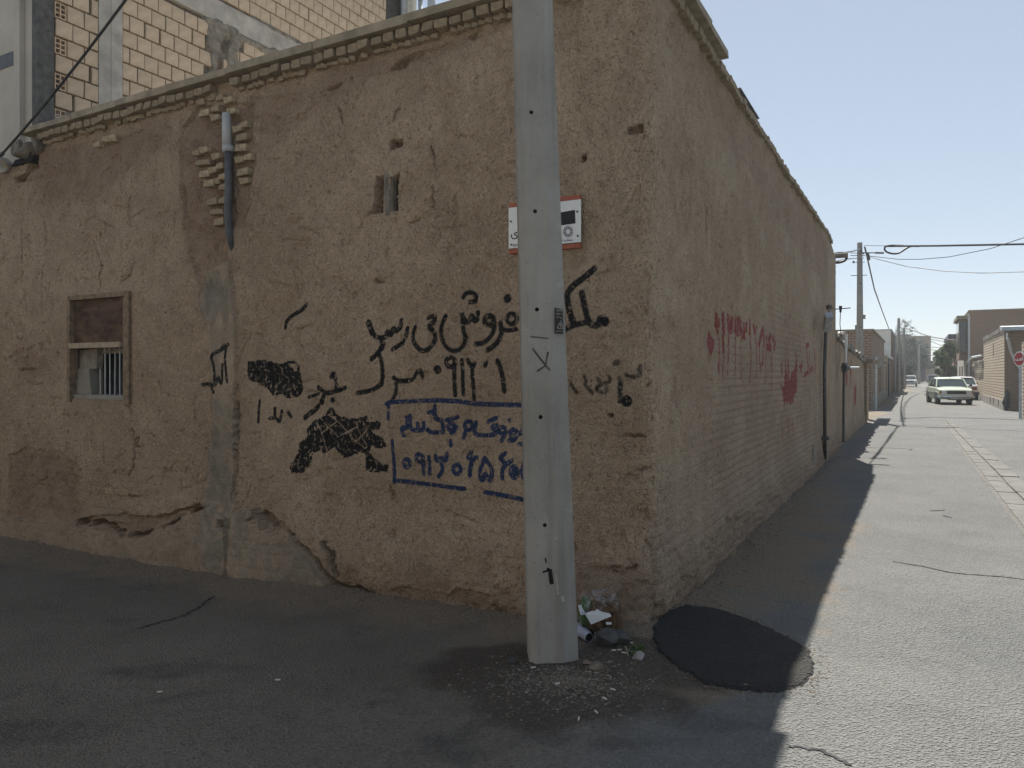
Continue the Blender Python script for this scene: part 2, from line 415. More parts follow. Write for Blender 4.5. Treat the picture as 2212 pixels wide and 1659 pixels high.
def ribbon(mb, pts, wd, frame, lift=0.0):
    """flat stroke of width wd along 2D pts; frame(x, y) -> 3D"""
    P = [Vector((x, y)) for x, y in pts]; Lft = []; Rgt = []
    for i, p in enumerate(P):
        t = (P[min(i+1, len(P)-1)] - P[max(i-1, 0)]); t = t.normalized() if t.length else Vector((1, 0)); n = Vector((-t.y, t.x))*wd/2
        Lft.append(p+n); Rgt.append(p-n)
    for i in range(len(P)-1):
        mb.face([frame(*Lft[i]), frame(*Rgt[i]), frame(*Rgt[i+1]), frame(*Lft[i+1])])
def circ(cx, cy, rx, ry=None, n=14, a0=0, a1=2*math.pi):
    ry = ry or rx
    return [(cx+rx*math.cos(a0+(a1-a0)*i/n), cy+ry*math.sin(a0+(a1-a0)*i/n)) for i in range(n+1)]
def textmesh(s, size):
    cu = bpy.data.curves.new('txt', 'FONT'); cu.body = s; cu.size = size; cu.align_x = 'CENTER'; cu.resolution_u = 3
    o = bpy.data.objects.new('txt', cu); COL.objects.link(o)
    dg = bpy.context.evaluated_depsgraph_get(); me = bpy.data.meshes.new_from_object(o.evaluated_get(dg))
    bpy.data.objects.remove(o); return me
UP = Vector((0, 0, 1)); AX = Vector((D[0], D[1], 0)); PX = Vector((N[0], N[1], 0))

# ================================================================== GROUND
def axis(*segs):
    out = []
    for a, b, st in segs: out += list(np.arange(a, b, st))
    return np.array(out + [segs[-1][1]])
def geom(a, b, s0, r):
    out = [a]; st = s0
    while out[-1] < b: out.append(out[-1] + st); st *= r
    return out
gx = np.concatenate([-np.array(geom(7.2, 520, .08, 1.25))[::-1], axis((-7.12, 3.6, .036)), np.array(geom(3.65, 520, .06, 1.08))])
gy = np.concatenate([-np.array(geom(-1.6, 420, .1, 1.3))[::-1][:-1], axis((1.6, 9.2, .036)), np.array(geom(9.25, 620, .06, 1.07))])
GX, GY = np.meshgrid(gx, gy, indexing='ij')
ga, gp = AL(GX, GY)
GZ = gz(GX, GY) + fbm(GX*1.1, GY*1.1, 3, 3)*.03*sst(30, 12, np.abs(GX)+np.abs(GY)) + fbm(GX*7, GY*7, 3, 9)*.008*sst(14, 8, np.abs(GX)+np.abs(GY))
dist = np.where(gp < 0, np.where(ga < 0, -ga, 0), np.where(ga > 0, gp, np.hypot(ga, gp)))
GZ -= np.where(gp < .3, (.085*sst(.1, 1.2, -gp) + .05*sst(2.5, 4, -gp)*sst(7, 5, -gp))*sst(2.0, .15, -ga), 0)      # the street dips towards the wall foot
GZ += fbm(GX*5, GY*5, 3, 33)*.05*sst(.5, .05, dist)*sst(9, 6, np.abs(GX))
wob = fbm(GX*1.6, GY*1.6, 4, 21); wob2 = fbm(GX*4.5, GY*4.5, 4, 27)
dust = sst(1.15, .15, dist + wob*1.1 + wob2*.3) * np.where(gp < 0, 1, sst(14, 2, ga)*.75 + .25)
pole_c = (.23, 4.05)
el = np.hypot((GX-.18)/.72, (GY-3.92)/.56)
soil = sst(1.35, .55, el + wob*1.3 + wob2*.7)
GZ += .025*sst(1.1, .3, el)
dust = np.maximum(dust, .8*sst(1.25, .8, np.hypot((GX-.75)/.45, (GY-3.95)/.35) + wob*.6))
pale = sst(-.1, .75, gp + wob*.25)*sst(-6, -2.2, ga + wob)
pale = np.maximum(pale, sst(3, 7, ga))
stain = np.zeros_like(GX)
for (px_, py_, ra, rb) in ((300, 1432, .5, .10), (1000, 1600, .22, .16), (1120, 1560, .26, .12), (1180, 1590, .16, .1), (90, 1560, .3, .12), (1560, 1560, .3, .1), (1380, 1600, .3, .08)):
    q_ = Gp(px_, py_); stain = np.maximum(stain, sst(1.3, .5, np.hypot((GX-q_.x)/ra, (GY-q_.y)/rb) + wob*1.3 + wob2*1.3))
nx, ny = len(gx), len(gy)
def gridmesh(name, Pts, m, attrs, keep=None, smooth=True):
    n0, n1 = Pts.shape[:2]
    me = bpy.data.meshes.new(name)
    idx = np.arange(n0*n1).reshape(n0, n1)
    q = np.stack([idx[:-1, :-1], idx[1:, :-1], idx[1:, 1:], idx[:-1, 1:]], -1)
    q = q[keep] if keep is not None else q.reshape(-1, 4)
    nf = len(q)
    me.vertices.add(n0*n1); me.vertices.foreach_set('co', Pts.reshape(-1).astype(np.float32))
    me.loops.add(nf*4); me.loops.foreach_set('vertex_index', q.reshape(-1).astype(np.int32))
    me.polygons.add(nf); me.polygons.foreach_set('loop_start', np.arange(0, nf*4, 4, dtype=np.int32))
    me.polygons.foreach_set('loop_total', np.full(nf, 4, dtype=np.int32))
    me.polygons.foreach_set('use_smooth', np.full(nf, smooth))
    me.update(calc_edges=True)
    for k, ch in attrs.items():
        at = me.attributes.new(k, 'FLOAT_COLOR', 'POINT')
        c = np.stack(list(ch) + [np.ones_like(ch[0])], -1).astype(np.float32); at.data.foreach_set('color', c.ravel())
    me.materials.append(m); return me
gme = gridmesh('ground', np.stack([GX, GY, GZ], -1), M['asphalt'], {'mask': (dust, soil, pale), 'stain': (stain, stain, stain)})
link('ground', gme, kind='structure')
def gh(x, y):
    """ground height from the sheet itself"""
    i = int(np.clip(np.searchsorted(gx, x)-1, 0, nx-2)); j = int(np.clip(np.searchsorted(gy, y)-1, 0, ny-2))
    fx = (x-gx[i])/(gx[i+1]-gx[i]); fy = (y-gy[j])/(gy[j+1]-gy[j])
    return float((GZ[i,j]*(1-fx)+GZ[i+1,j]*fx)*(1-fy) + (GZ[i,j+1]*(1-fx)+GZ[i+1,j+1]*fx)*fy)
def draped(name, outline, m, h=.004, thick=0.0, n=60, kind='structure'):
    """a low sheet draped on the ground: outline polygon (2D), filled as rings about its centre"""
    pts = [Vector(p) for p in outline]; c = sum(pts, Vector((0, 0)))/len(pts); mb = MB()
    R = [0, .25, .5, .75, .9, .97, 1.0]
    ring = lambda r: [(c + (p-c)*r) for p in pts]
    rows = [[(q.x, q.y, gh(q.x, q.y) + h + (thick if r < .99 else -.004)) for q in ring(r)] for r in R]
    for i in range(len(R)-1):
        for k in range(len(pts)):
            k2 = (k+1) % len(pts); mb.face([rows[i][k], rows[i+1][k], rows[i+1][k2], rows[i][k2]])
    me = mb.mesh(name, m, smooth=True); return link(name, me, kind=kind)
# fresh black asphalt patch at the corner
po = [(1412, 1352), (1440, 1325), (1480, 1308), (1520, 1311), (1560, 1322), (1610, 1338), (1660, 1357), (1705, 1378), (1745, 1400), (1757, 1430), (1755, 1460), (1735, 1482), (1690, 1494), (1630, 1495), (1570, 1488), (1515, 1474), (1465, 1447), (1425, 1412), (1408, 1380)]
po = [Gp(*q).to_2d() for q in po]
dense = []
for i in range(len(po)):
    a, b = po[i], po[(i+1) % len(po)]
    for k in range(6): dense.append(a.lerp(b, k/6) + Vector((random.uniform(-.013, .013), random.uniform(-.013, .013)))*(k % 2))
draped('asphalt_patch', dense, M['patch'], .006, .008)
def road_line(name, px, wd, m='crack', jit=.02, sub=8, h=.004):
    mb = MB(); P = [Gp(*q) for q in px]; pts = []
    for i in range(len(P)-1):
        for k in range(sub): pts.append(P[i].lerp(P[i+1], k/sub) + Vector((random.uniform(-jit, jit), random.uniform(-jit, jit), 0)))
    pts.append(P[-1]); pts2 = [(p.x, p.y) for p in pts]
    Lf = []; Rt = []
    for i, p in enumerate(pts):
        t = (pts[min(i+1, len(pts)-1)]-pts[max(i-1, 0)]).normalized(); n = Vector((-t.y, t.x, 0))*wd*random.uniform(.35, .65)
        q = p+n; r = p-n; Lf.append((q.x, q.y, gh(q.x, q.y)+h)); Rt.append((r.x, r.y, gh(r.x, r.y)+h))
    for i in range(len(pts)-1): mb.face([Lf[i], Rt[i], Rt[i+1], Lf[i+1]])
    return struct(name, mb, M[m], True)
road_line('road_crack', [(1925, 1213), (1985, 1222), (2060, 1238), (2130, 1245), (2230, 1256)], .02, jit=.012)
road_line('road_crack', [(1948, 911), (1951, 885), (1955, 872), (1969, 858), (1987, 850)], .16, jit=.03)
road_line('road_crack', [(1872, 967), (1920, 968), (1970, 970), (1966, 973)], .05, jit=.02)
road_line('road_crack', [(1950, 904), (2010, 902), (2080, 903), (2150, 905), (2209, 907)], .35, jit=.06)
road_line('road_crack', [(2010, 1103), (2042, 1102)], .04, jit=.015)
road_line('road_crack', [(2038, 1113), (2056, 1117)], .04, jit=.015)
road_line('road_crack', [(1700, 1610), (1775, 1622), (1840, 1652)], .016, jit=.01)
road_line('road_crack', [(300, 1335), (345, 1322), (400, 1300), (440, 1270), (462, 1250)], .02, jit=.015)
# gutter: two files of concrete slabs with a slot between
gt = empty('gutter', A(16, 2.5), 'long gutter of worn concrete slabs running down the sunlit alley', 'gutter')
def gpt(t, side):
    q0 = (5.0, 2.47) if side == 0 else (5.0, 2.97)
    q1 = (24.6, 2.24) if side == 0 else (24.6, 2.52)
    return q0[0]+(q1[0]-q0[0])*t, q0[1]+(q1[1]-q0[1])*t
a0 = 3.2; k = 0
while a0 < 24.4:
    ln = random.uniform(.42, .6)
    t0 = (a0-5)/19.6; t1 = (a0+ln-.018-5)/19.6
    for s0, s1, hh in ((0.02, .44, .010), (.5, .98, .020)):
        def cp(t, s):
            x = gpt(t, 0); y = gpt(t, 1); return x[0], x[1]+(y[1]-x[1])*s
        q = [A(*cp(t0, s0)), A(*cp(t0, s1)), A(*cp(t1, s1)), A(*cp(t1, s0))]
        zz = random.uniform(-.004, .006); mb = MB()
        for p in q: p.z = gh(p.x, p.y) - .05; p.x += random.uniform(-.008, .008); p.y += random.uniform(-.008, .008)
        mb.prism(q[::-1] if False else q, (0, 0, .05+hh+zz))
        part('slab', mb, M['slab'], gt)
    a0 += ln
mb = MB()
for q0, q1 in (((3.2, 0), (24.5, 0)),):
    for i in range(30):
        t0 = (3.2 + i*.71 - 5)/19.6; t1 = (3.2+(i+1)*.71-5)/19.6
        l0, r0, l1, r1 = gpt(t0, 0), gpt(t0, 1), gpt(t1, 0), gpt(t1, 1)
        v = [A(l0[0], l0[1]-.05), A(r0[0], r0[1]+.05), A(r1[0], r1[1]+.05), A(l1[0], l1[1]-.05)]
        for p in v: p.z = gh(p.x, p.y)+.002
        mb.face(v)
part('bed', mb, M['bed'], gt)

# ================================================================== MUD HOUSE
house = empty('mud_house', A(0, 0, 0), 'old corner house of cracked brown mud plaster covered in sprayed writing', 'house')
ULEFT, VR = 7.85, 12.35
sL = axis((0, ULEFT, .0115)); v = [0]; st = .014
while v[-1] < VR: v.append(v[-1]+st); st = min(.05, st*1.009)
v[-1] = VR
SS = np.concatenate([-np.array(v)[::-1][:-1], sL]); ZZ = axis((-.42, 4.28, .0115))
ns, nz = len(SS), len(ZZ)
SG, ZG = np.meshgrid(SS, ZZ, indexing='ij')
paintA = [np.zeros((ns, nz)) for _ in range(3)]; maskA = [np.zeros((ns, nz)) for _ in range(3)]
carve = np.zeros((ns, nz)); crk = np.zeros((ns, nz))
def seg(arr, p, q, w, soft, mode='max', val=1.0):
    r = w/2+soft
    i0, i1 = np.searchsorted(SS, [min(p[0], q[0])-r, max(p[0], q[0])+r]); j0, j1 = np.searchsorted(ZZ, [min(p[1], q[1])-r, max(p[1], q[1])+r])
    if i1 <= i0 or j1 <= j0: return
    X = SG[i0:i1, j0:j1]-p[0]; Y = ZG[i0:i1, j0:j1]-p[1]; dx, dy = q[0]-p[0], q[1]-p[1]; L2 = dx*dx+dy*dy+1e-9
    t = np.clip((X*dx+Y*dy)/L2, 0, 1); d = np.hypot(X-t*dx, Y-t*dy)
    m = np.clip((r-d)/max(soft, 1e-4), 0, 1)*val
    arr[i0:i1, j0:j1] = np.maximum(arr[i0:i1, j0:j1], m)
def stroke(arr, pts, w, soft=.012, val=1.0):
    if len(pts) == 1: pts = pts*2
    for p, q in zip(pts[:-1], pts[1:]): seg(arr, p, q, w, soft, val=val)
def smooth_line(pts, n=5):
    if len(pts) < 3: return pts
    out = []
    P = [pts[0]] + list(pts) + [pts[-1]]
    for i in range(1, len(P)-2):
        p0, p1, p2, p3 = P[i-1], P[i], P[i+1], P[i+2]
        for k in range(n):
            t = k/n; f = lambda a, b, c, d: .5*((2*b)+(-a+c)*t+(2*a-5*b+4*c-d)*t*t+(-a+3*b-3*c+d)*t**3)
            out.append((f(p0[0], p1[0], p2[0], p3[0]), f(p0[1], p1[1], p2[1], p3[1])))
    out.append(pts[-1]); return out
def inpoly(pts, x, y):
    r = np.zeros(x.shape, bool); n = len(pts)
    for i in range(n):
        (x0, y0), (x1, y1) = pts[i], pts[(i+1) % n]
        c = ((y0 > y) != (y1 > y)) & (x < (x1-x0)*(y-y0)/((y1-y0) + 1e-12) + x0); r ^= c
    return r
def polymask(pts, rough=.05, sc=5, seed=0, soft=.02):
    """soft mask of a polygon whose edge is broken up by noise"""
    nx_ = SG + fbm(SG*sc, ZG*sc, 4, seed)*rough*2; nz_ = ZG + fbm(SG*sc+40, ZG*sc, 4, seed+9)*rough*2
    return inpoly(pts, nx_, nz_).astype(float)
# --- sprayed writing. crop frames used while reading the photograph: 4 crop px = 1 px of the 2212 wide frame
def cr(ox, oy): return lambda x, y: (ox + x*.25, oy + y*.25)
k5 = cr(553, 414.75); k2 = cr(553, 829.5); kr = cr(1106, 414.75); kr2 = cr(1106, 829.5); k4 = cr(0, 414.75); k1 = cr(0, 829.5); t1 = cr(0, 0); t2 = cr(553, 0); t3 = cr(1106, 0)
def LS(fr, pts, smooth=True): 
    q = [Lp(*fr(*p)) for p in pts]; return smooth_line(q) if smooth else q
def black(fr, pts, w=.034, sm=True, val=1.0): stroke(paintA[0], LS(fr, pts, sm), w*random.uniform(.56, .72), .017, val*random.uniform(.82, 1))
def blue(fr, pts, w=.034, sm=True): stroke(paintA[1], LS(fr, pts, sm), w*random.uniform(.46, .58), .016)
black(kr, [(705, 665), (620, 735), (520, 810), (470, 875), (475, 960), (497, 1060), (530, 1140)], .042)
black(kr, [(595, 870), (615, 960), (638, 1060), (665, 1130), (720, 1155), (770, 1120)], .04)
black(kr, [(765, 1100), (800, 1120)], .085); black(kr, [(440, 1190), (530, 1150), (640, 1125)], .032)
black(k5, circ(2010, 1110, 40), .036); black(k5, [(2050, 1120), (2045, 1200), (2000, 1270), (1950, 1305), (1890, 1312)], .036)
black(k5, [(2105, 1130), (2112, 1220), (2070, 1310), (1995, 1367)], .036); black(k5, [(2105, 1180), (2160, 1195), (2240, 1185)], .034)
black(k5, circ(2205, 1095, 42), .036); black(k5, [(2168, 918)], .085)
black(k5, [(1915, 1040), (1908, 1100), (1880, 1110), (1860, 1065), (1838, 1125), (1805, 1110), (1780, 1060)], .034)
black(k5, [(1780, 1060), (1790, 1180), (1805, 1280), (1760, 1358), (1690, 1370), (1635, 1325), (1605, 1240), (1610, 1150), (1640, 1072)], .036)
black(k5, [(1790, 910), (1815, 875), (1865, 868), (1902, 900), (1888, 945), (1845, 950)], .028)
black(k5, [(1490, 1088), (1535, 1075), (1545, 1115), (1500, 1165), (1548, 1215), (1548, 1290), (1500, 1352), (1440, 1372), (1385, 1320), (1362, 1245), (1382, 1168)], .033)
black(k5, [(1312, 1175), (1302, 1240), (1255, 1310), (1185, 1360)], .034)
black(k5, [(1257, 1108), (1250, 1170), (1212, 1200), (1190, 1180), (1168, 1235), (1140, 1205), (1128, 1250), (1060, 1258), (1010, 1220)], .034)
black(k5, [(1010, 1220), (975, 1130)], .06); black(k5, [(1075, 1260), (1098, 1315), (1060, 1390), (1005, 1445)], .036)
black(k5, [(1075, 1410), (1095, 1500), (1097, 1580), (1090, 1660)], .032); black(k2, [(1085, 0), (1040, 35), (980, 60), (880, 78)], .036)
black(k5, [(1195, 1605), (1240, 1632), (1350, 1622), (1390, 1560), (1425, 1548), (1435, 1600)], .036); black(k2, [(1215, -20), (1213, 70), (1182, 142)], .032)
black(k5, [(1570, 1535)], .08)
black(k5, circ(1682, 1470, 40), .032); black(k5, [(1716, 1470), (1712, 1560), (1716, 1665), (1722, 1755)], .034)
black(k5, [(1777, 1450), (1785, 1560), (1790, 1750)], .03)
black(k5, [(1828, 1450), (1850, 1500), (1885, 1478), (1868, 1540), (1880, 1680), (1887, 1790)], .028)
black(k5, [(2078, 1458), (2105, 1520), (2125, 1600), (2140, 1720)], .034); black(k5, [(1985, 1470), (1975, 1500)], .03)
for q, w_ in (([(890, 1480), (915, 1470)], .05), ([(1110, 1515), (1105, 1580)], .055), ([(740, 1610), (770, 1655), (840, 1640), (845, 1590)], .028), ([(985, 1580), (1060, 1600)], .03), ([(925, 1600), (930, 1670)], .028), ([(620, 1580), (640, 1640)], .025)): black(kr, q, w_, val=.6)
for q, w_ in (([(505, 0), (545, 75)], .03), ([(625, 0), (660, 40), (690, 80)], .03), ([(770, 0), (730, 40), (770, 72)], .026), ([(815, 40), (805, 75)], .028), ([(935, 0), (930, 150)], .04)): black(kr2, q, w_, val=.62)
black(kr2, circ(990, 148, 28), .026)
black(k5, [(430, 970), (395, 1012), (310, 1065), (258, 1115), (242, 1172)], .03)
black(k5, [(650, 1600), (672, 1570), (695, 1660)], .034); black(k2, [(690, 0), (688, 60)], .034)
black(k2, [(540, 28), (600, 78), (690, 62), (770, 32)], .036); black(k2, [(590, 80), (565, 150), (490, 232), (420, 292)], .04); black(k2, [(660, 138)], .055)
black(k2, [(540, 85), (450, 115)], .014)
black(k2, [(22, 145), (14, 240), (8, 330)], .022); black(k2, [(110, 295), (150, 285), (155, 210)], .022); black(k2, [(150, 285), (195, 320), (212, 235)], .024); black(k2, [(270, 245), (300, 285)], .03)
black(k4, [(1992, 1318), (1930, 1365), (1850, 1415), (1868, 1510), (1875, 1650)], .028); black(k4, [(1975, 1330), (1965, 1450), (1985, 1640)], .022)
black(k4, [(1940, 1340), (1960, 1325)], .03); black(k4, [(1745, 1665), (1800, 1655), (1880, 1668), (1905, 1600), (1935, 1655), (1942, 1490)], .022); black(k1, [(1740, 6), (1800, 0), (1840, 30), (1865, 70)], .03)
blot1 = [(532, 781), (556, 778), (600, 785), (634, 778), (646, 786), (649, 815), (652, 842), (645, 856), (622, 860), (604, 852), (592, 856), (580, 846), (560, 828), (536, 822)]
blot2 = [k2(*p) for p in [(440, 380), (520, 300), (620, 250), (630, 215), (670, 215), (700, 270), (800, 300), (1015, 262), (1020, 285), (960, 320), (1090, 330), (1080, 380), (1000, 410), (1100, 480), (1130, 540), (1010, 540), (985, 600), (1090, 690), (1150, 690), (1130, 750), (1010, 775), (960, 750), (940, 600), (850, 605), (770, 640), (720, 590), (690, 545), (600, 585), (490, 590), (470, 680), (400, 770), (310, 790), (285, 690), (355, 600), (370, 520), (430, 460)]]
for bp, sd in ((blot1, 3), (blot2, 5)):
    m_ = polymask([Lp(*q) for q in bp], .018, 14, sd)
    scr = fbm(SG*30, ZG*22, 3, 40+sd); m_ = m_*np.where(scr > .21, .15, 1)
    paintA[0] = np.maximum(paintA[0], m_)
for q in ([(620, 262), (740, 350), (860, 490), (960, 560)], [(525, 340), (570, 430), (600, 560)], [(690, 330), (560, 430)], [(590, 340), (720, 460)], [(930, 320), (960, 400), (860, 500)], [(880, 370), (740, 440)], [(880, 330), (900, 420), (960, 520)]):
    sc_ = np.zeros((ns, nz)); stroke(sc_, LS(k2, q), .008, .006); paintA[0] = paintA[0]*(1-.8*sc_)
blue(k2, [(1130, 172), (1160, 155), (1300, 152), (1550, 140), (1750, 150), (1900, 172), (2165, 180), (2330, 182)], .036, False); blue(k2, [(1150, 160), (1150, 300)], .024); blue(k2, [(1182, 490), (1190, 700), (1192, 850)], .028)
blue(k2, [(1190, 832), (1500, 868), (1800, 908)], .033, False); blue(k2, [(1975, 935), (2212, 975), (2330, 1000)], .035, False)
for q in ([(1285, 445), (1270, 380), (1315, 372), (1335, 275)], [(1340, 275), (1350, 385), (1445, 395), (1455, 335)], [(1410, 390), (1405, 340)], [(1305, 290), (1318, 372)], [(1490, 395), (1520, 415), (1620, 412), (1605, 325)], [(1548, 190), (1550, 295), (1605, 312)], [(1500, 245), (1550, 232)], [(1650, 312), (1742, 285)],
          [(1720, 395), (1690, 420), (1730, 370)], [(1680, 490), (1685, 530)], [(1792, 465), (1812, 400)], [(1900, 330), (1888, 425), (1950, 442), (2062, 436), (2040, 372), (2082, 358)], [(2005, 325), (2070, 295)], [(2150, 420), (2120, 492)], [(2185, 315)], [(2185, 490), (2230, 480), (2262, 430), (2330, 435)]): blue(k2, q, .034)
blue(k2, circ(1690, 370, 28), .03); blue(k2, circ(1832, 360, 30, 38), .033); blue(k2, circ(2122, 400, 28), .032); blue(kr2, circ(10, 425, 30), .03); blue(kr2, [(95, 390)], .06); blue(kr2, [(65, 520), (100, 520)], .035)
blue(k2, circ(1305, 685, 26, 36), .036); blue(k2, circ(1412, 640, 28, 36), .03); blue(k2, [(1445, 630), (1440, 700), (1448, 780)], .036); blue(k2, [(1494, 630), (1500, 780)], .03)
blue(k2, [(1550, 620), (1562, 662), (1602, 640), (1640, 662), (1652, 600)], .034); blue(k2, [(1592, 660), (1612, 740), (1575, 800)], .034); blue(k2, circ(1735, 738, 32, 40), .034)
blue(k2, [(1850, 592), (1828, 640), (1905, 638)], .034); blue(k2, [(1880, 640), (1855, 700), (1842, 790)], .036)
blue(k2, [(1975, 640), (1938, 730), (1936, 810), (1960, 830), (1980, 780), (2025, 835), (2036, 740), (1975, 640)], .032)
blue(k2, [(2150, 600), (2112, 640), (2160, 690), (2210, 660)], .034); blue(k2, [(2160, 690), (2130, 740), (2130, 812)], .034); blue(k2, circ(2225, 755, 24, 40), .032); blue(kr2, circ(22, 760, 26, 48), .034); blue(kr2, [(104, 690), (90, 760), (104, 815)], .03)
# red writing on the alley side
kz = lambda x, y: (1463.8+.1961*x, 650.6+.1961*y)
def red(pts, w=.05, val=1.0): stroke(paintA[2], [Rp(*kz(*p)) for p in pts], w, .025, val)
for q in ([(325, 370), (320, 450), (345, 560), (370, 470), (330, 375)], [(400, 160), (392, 250), (415, 320), (440, 240), (405, 160)], [(490, 160), (490, 330)], [(540, 180), (545, 310), (580, 320), (592, 195)], [(565, 200), (566, 310)], [(632, 185), (650, 340), (682, 350), (690, 195)], [(662, 200), (665, 340)],
          [(702, 240), (712, 370), (750, 382), (768, 265)], [(735, 260), (738, 370)], [(805, 230), (806, 380)], [(848, 270), (862, 400), (880, 290)], [(935, 300), (905, 430), (900, 480)], [(938, 310), (945, 480)], [(970, 400), (985, 505), (1025, 522), (1000, 420), (1022, 380)], [(1045, 400), (1075, 520), (1082, 405)],
          [(1310, 570), (1322, 690), (1308, 770)], [(1350, 710), (1365, 775), (1375, 670)], [(1395, 820), (1425, 780), (1420, 490), (1440, 480)], [(1440, 570), (1442, 790)], [(1460, 775), (1490, 720), (1502, 775)], [(1520, 540), (1520, 780)], [(1150, 700), (1158, 820)], [(1200, 690), (1205, 900)], [(1230, 660), (1235, 900)]): red(q)
for q in ([(430, 320), (440, 780)], [(490, 330), (490, 830)], [(540, 310), (540, 790)], [(630, 190), (635, 810)], [(706, 370), (712, 850)], [(806, 380), (803, 885)], [(865, 410), (868, 835)], [(900, 470), (905, 640), (920, 785), (942, 660), (944, 480)], [(970, 520), (976, 870)], [(1045, 520), (1040, 930)], [(1185, 1090), (1185, 1215)],
          [(1150, 1260), (1160, 1500)], [(1220, 1290), (1212, 1460)], [(1235, 1290), (1240, 1560)], [(1280, 1300), (1275, 1480)], [(1330, 1250), (1320, 1400)]): red(q, .022, .8)
m_ = polymask([Rp(*kz(*p)) for p in [(1145, 910), (1180, 930), (1200, 720), (1240, 900), (1270, 740), (1300, 760), (1310, 640), (1330, 760), (1325, 1000), (1290, 1080), (1250, 1135), (1215, 1110), (1190, 1130), (1160, 1010)]], .06, 8, 61)
paintA[2] = np.maximum(paintA[2], m_*.9)
# faint red writing on further mud wall is added with that wall

# --- relief of the plaster
Zt = ZG
disp = fbm(SG*.8, ZG*.8, 3, 1)*.05 + fbm(SG*4, ZG*3, 4, 2)*.022 + fbm(SG*16, ZG*11, 3, 5)*.011 + fbm(SG*45, ZG*30, 2, 8)*.006
pits = fbm(SG*12, ZG*9, 3, 31); disp -= .014*sst(.17, .26, pits)
left = SG > 0
gl = np.where(left, -.024*np.clip(.88*SG - 1.2, 0, 9) - .085*sst(.1, 1.2, SG) - .05*sst(2.5, 4, SG), 0)                 # ground line along the wall foot
foot = ZG - gl
disp += .12*sst(.65, .0, foot + fbm(SG*1.2, ZG*0, 3, 14)*.6)*np.where(left, 1, .55); rag = sst(.55, .1, foot)
disp += rag*(fbm(SG*3, ZG*3, 4, 15)*.09 + fbm(SG*9, ZG*9, 3, 16)*.05)     # foot bulges out
# lumpy eroded bands: top left, above the foot, corner edge
er = maskA[1]
def erode(px, rough=.09, sc=4, seed=0, depth=.03, left_=True, val=1.0, lump=.03):
    global disp
    m = polymask([(Lp if left_ else Rp)(*q) for q in px], rough, sc, seed)
    disp -= m*(depth + fbm(SG*9, ZG*9, 4, seed+3)*lump*2)
    np.maximum(er, m*val, out=er)
erode([(60, 320), (60, 360), (110, 440), (150, 430), (200, 440), (260, 370), (330, 330), (372, 300), (372, 262), (200, 300)], .10, 3.5, 71, .012, val=.85)
erode([(392, 262), (388, 380), (402, 540), (440, 640), (490, 640), (492, 500), (520, 490), (540, 440), (550, 330), (545, 220), (430, 225)], .05, 5, 72, .028, lump=.045)
erode([(545, 205), (560, 330), (660, 250), (780, 170), (860, 150), (870, 135), (760, 120), (640, 180)], .09, 4, 73, .010, val=.6)
erode([(860, 140), (1000, 95), (1100, 55), (1104, 38), (980, 78), (870, 122)], .03, 6, 74, .015, val=.5)
erode([(15, 985), (15, 1110), (180, 1125), (175, 1010), (110, 960), (60, 965)], .09, 4, 75, .012, val=.9)
erode([(170, 1118), (240, 1150), (330, 1150), (400, 1120), (450, 1092), (432, 1082), (375, 1112), (250, 1110)], .04, 6, 76, .05)
erode([(550, 1120), (575, 1105), (620, 1130), (690, 1185), (740, 1245), (800, 1262), (850, 1278), (840, 1292), (740, 1275), (700, 1215), (640, 1150), (580, 1130)], .03, 7, 77, .07, val=1)
erode([(755, 1250), (900, 1282), (1140, 1340), (1140, 1290), (980, 1262), (860, 1255)], .09, 5, 78, .015, val=.6)
erode([(1250, 1170), (1250, 1345), (1412, 1362), (1405, 1260), (1330, 1235)], .09, 5, 79, .01, val=.7)
erode([(20, 775), (60, 830), (110, 800), (100, 735), (70, 740)], .08, 6, 80, .012, val=.5)
erode([(1412, 1100), (1440, 1330), (1560, 1180), (1700, 1060), (1690, 1040), (1550, 1140), (1460, 1230)], .16, 4, 81, .01, left_=False, val=.55)
erode([(1440, 20), (1440, 90), (1560, 260), (1680, 470), (1780, 620), (1790, 520), (1640, 290), (1550, 150), (1470, 20)], .06, 4, 82, .012, left_=False, val=.35)
# cement plinth repairs and the cement strip around the down pipe
cm = maskA[0]
def cement(px, rough=.04, sc=5, seed=0, h=.03, left_=True, val=1.0):
    global disp
    m = polymask([(Lp if left_ else Rp)(*q) for q in px], rough, sc, seed); disp = np.where(m > .5, disp*.45 + h, disp); np.maximum(cm, m*val, out=cm); er[m > .5] *= .2
cement([(448, 590), (500, 560), (512, 700), (512, 1000), (514, 1110), (512, 1260), (452, 1250), (440, 1100), (462, 900), (452, 700), (430, 660)], .025, 5, 91, .03)
cement([(0, 1118), (170, 1130), (250, 1160), (350, 1162), (420, 1110), (462, 1092), (500, 1120), (505, 1290), (0, 1210)], .035, 4, 92, .07, val=.6)
cement([(520, 1110), (560, 1095), (580, 1140), (650, 1155), (705, 1205), (738, 1262), (730, 1330), (516, 1300)], .02, 5, 93, .10, val=.9)
cement([(210, 1095), (270, 1090), (285, 1130), (215, 1125)], .02, 6, 94, .01, val=.6)
cement([(150, 855), (282, 853), (276, 872), (240, 880), (160, 872)], .012, 8, 95, .012, val=.45)
cement([(1405, 1320), (1440, 1300), (1440, 1370), (1405, 1370)], .03, 6, 96, 0, val=.2)
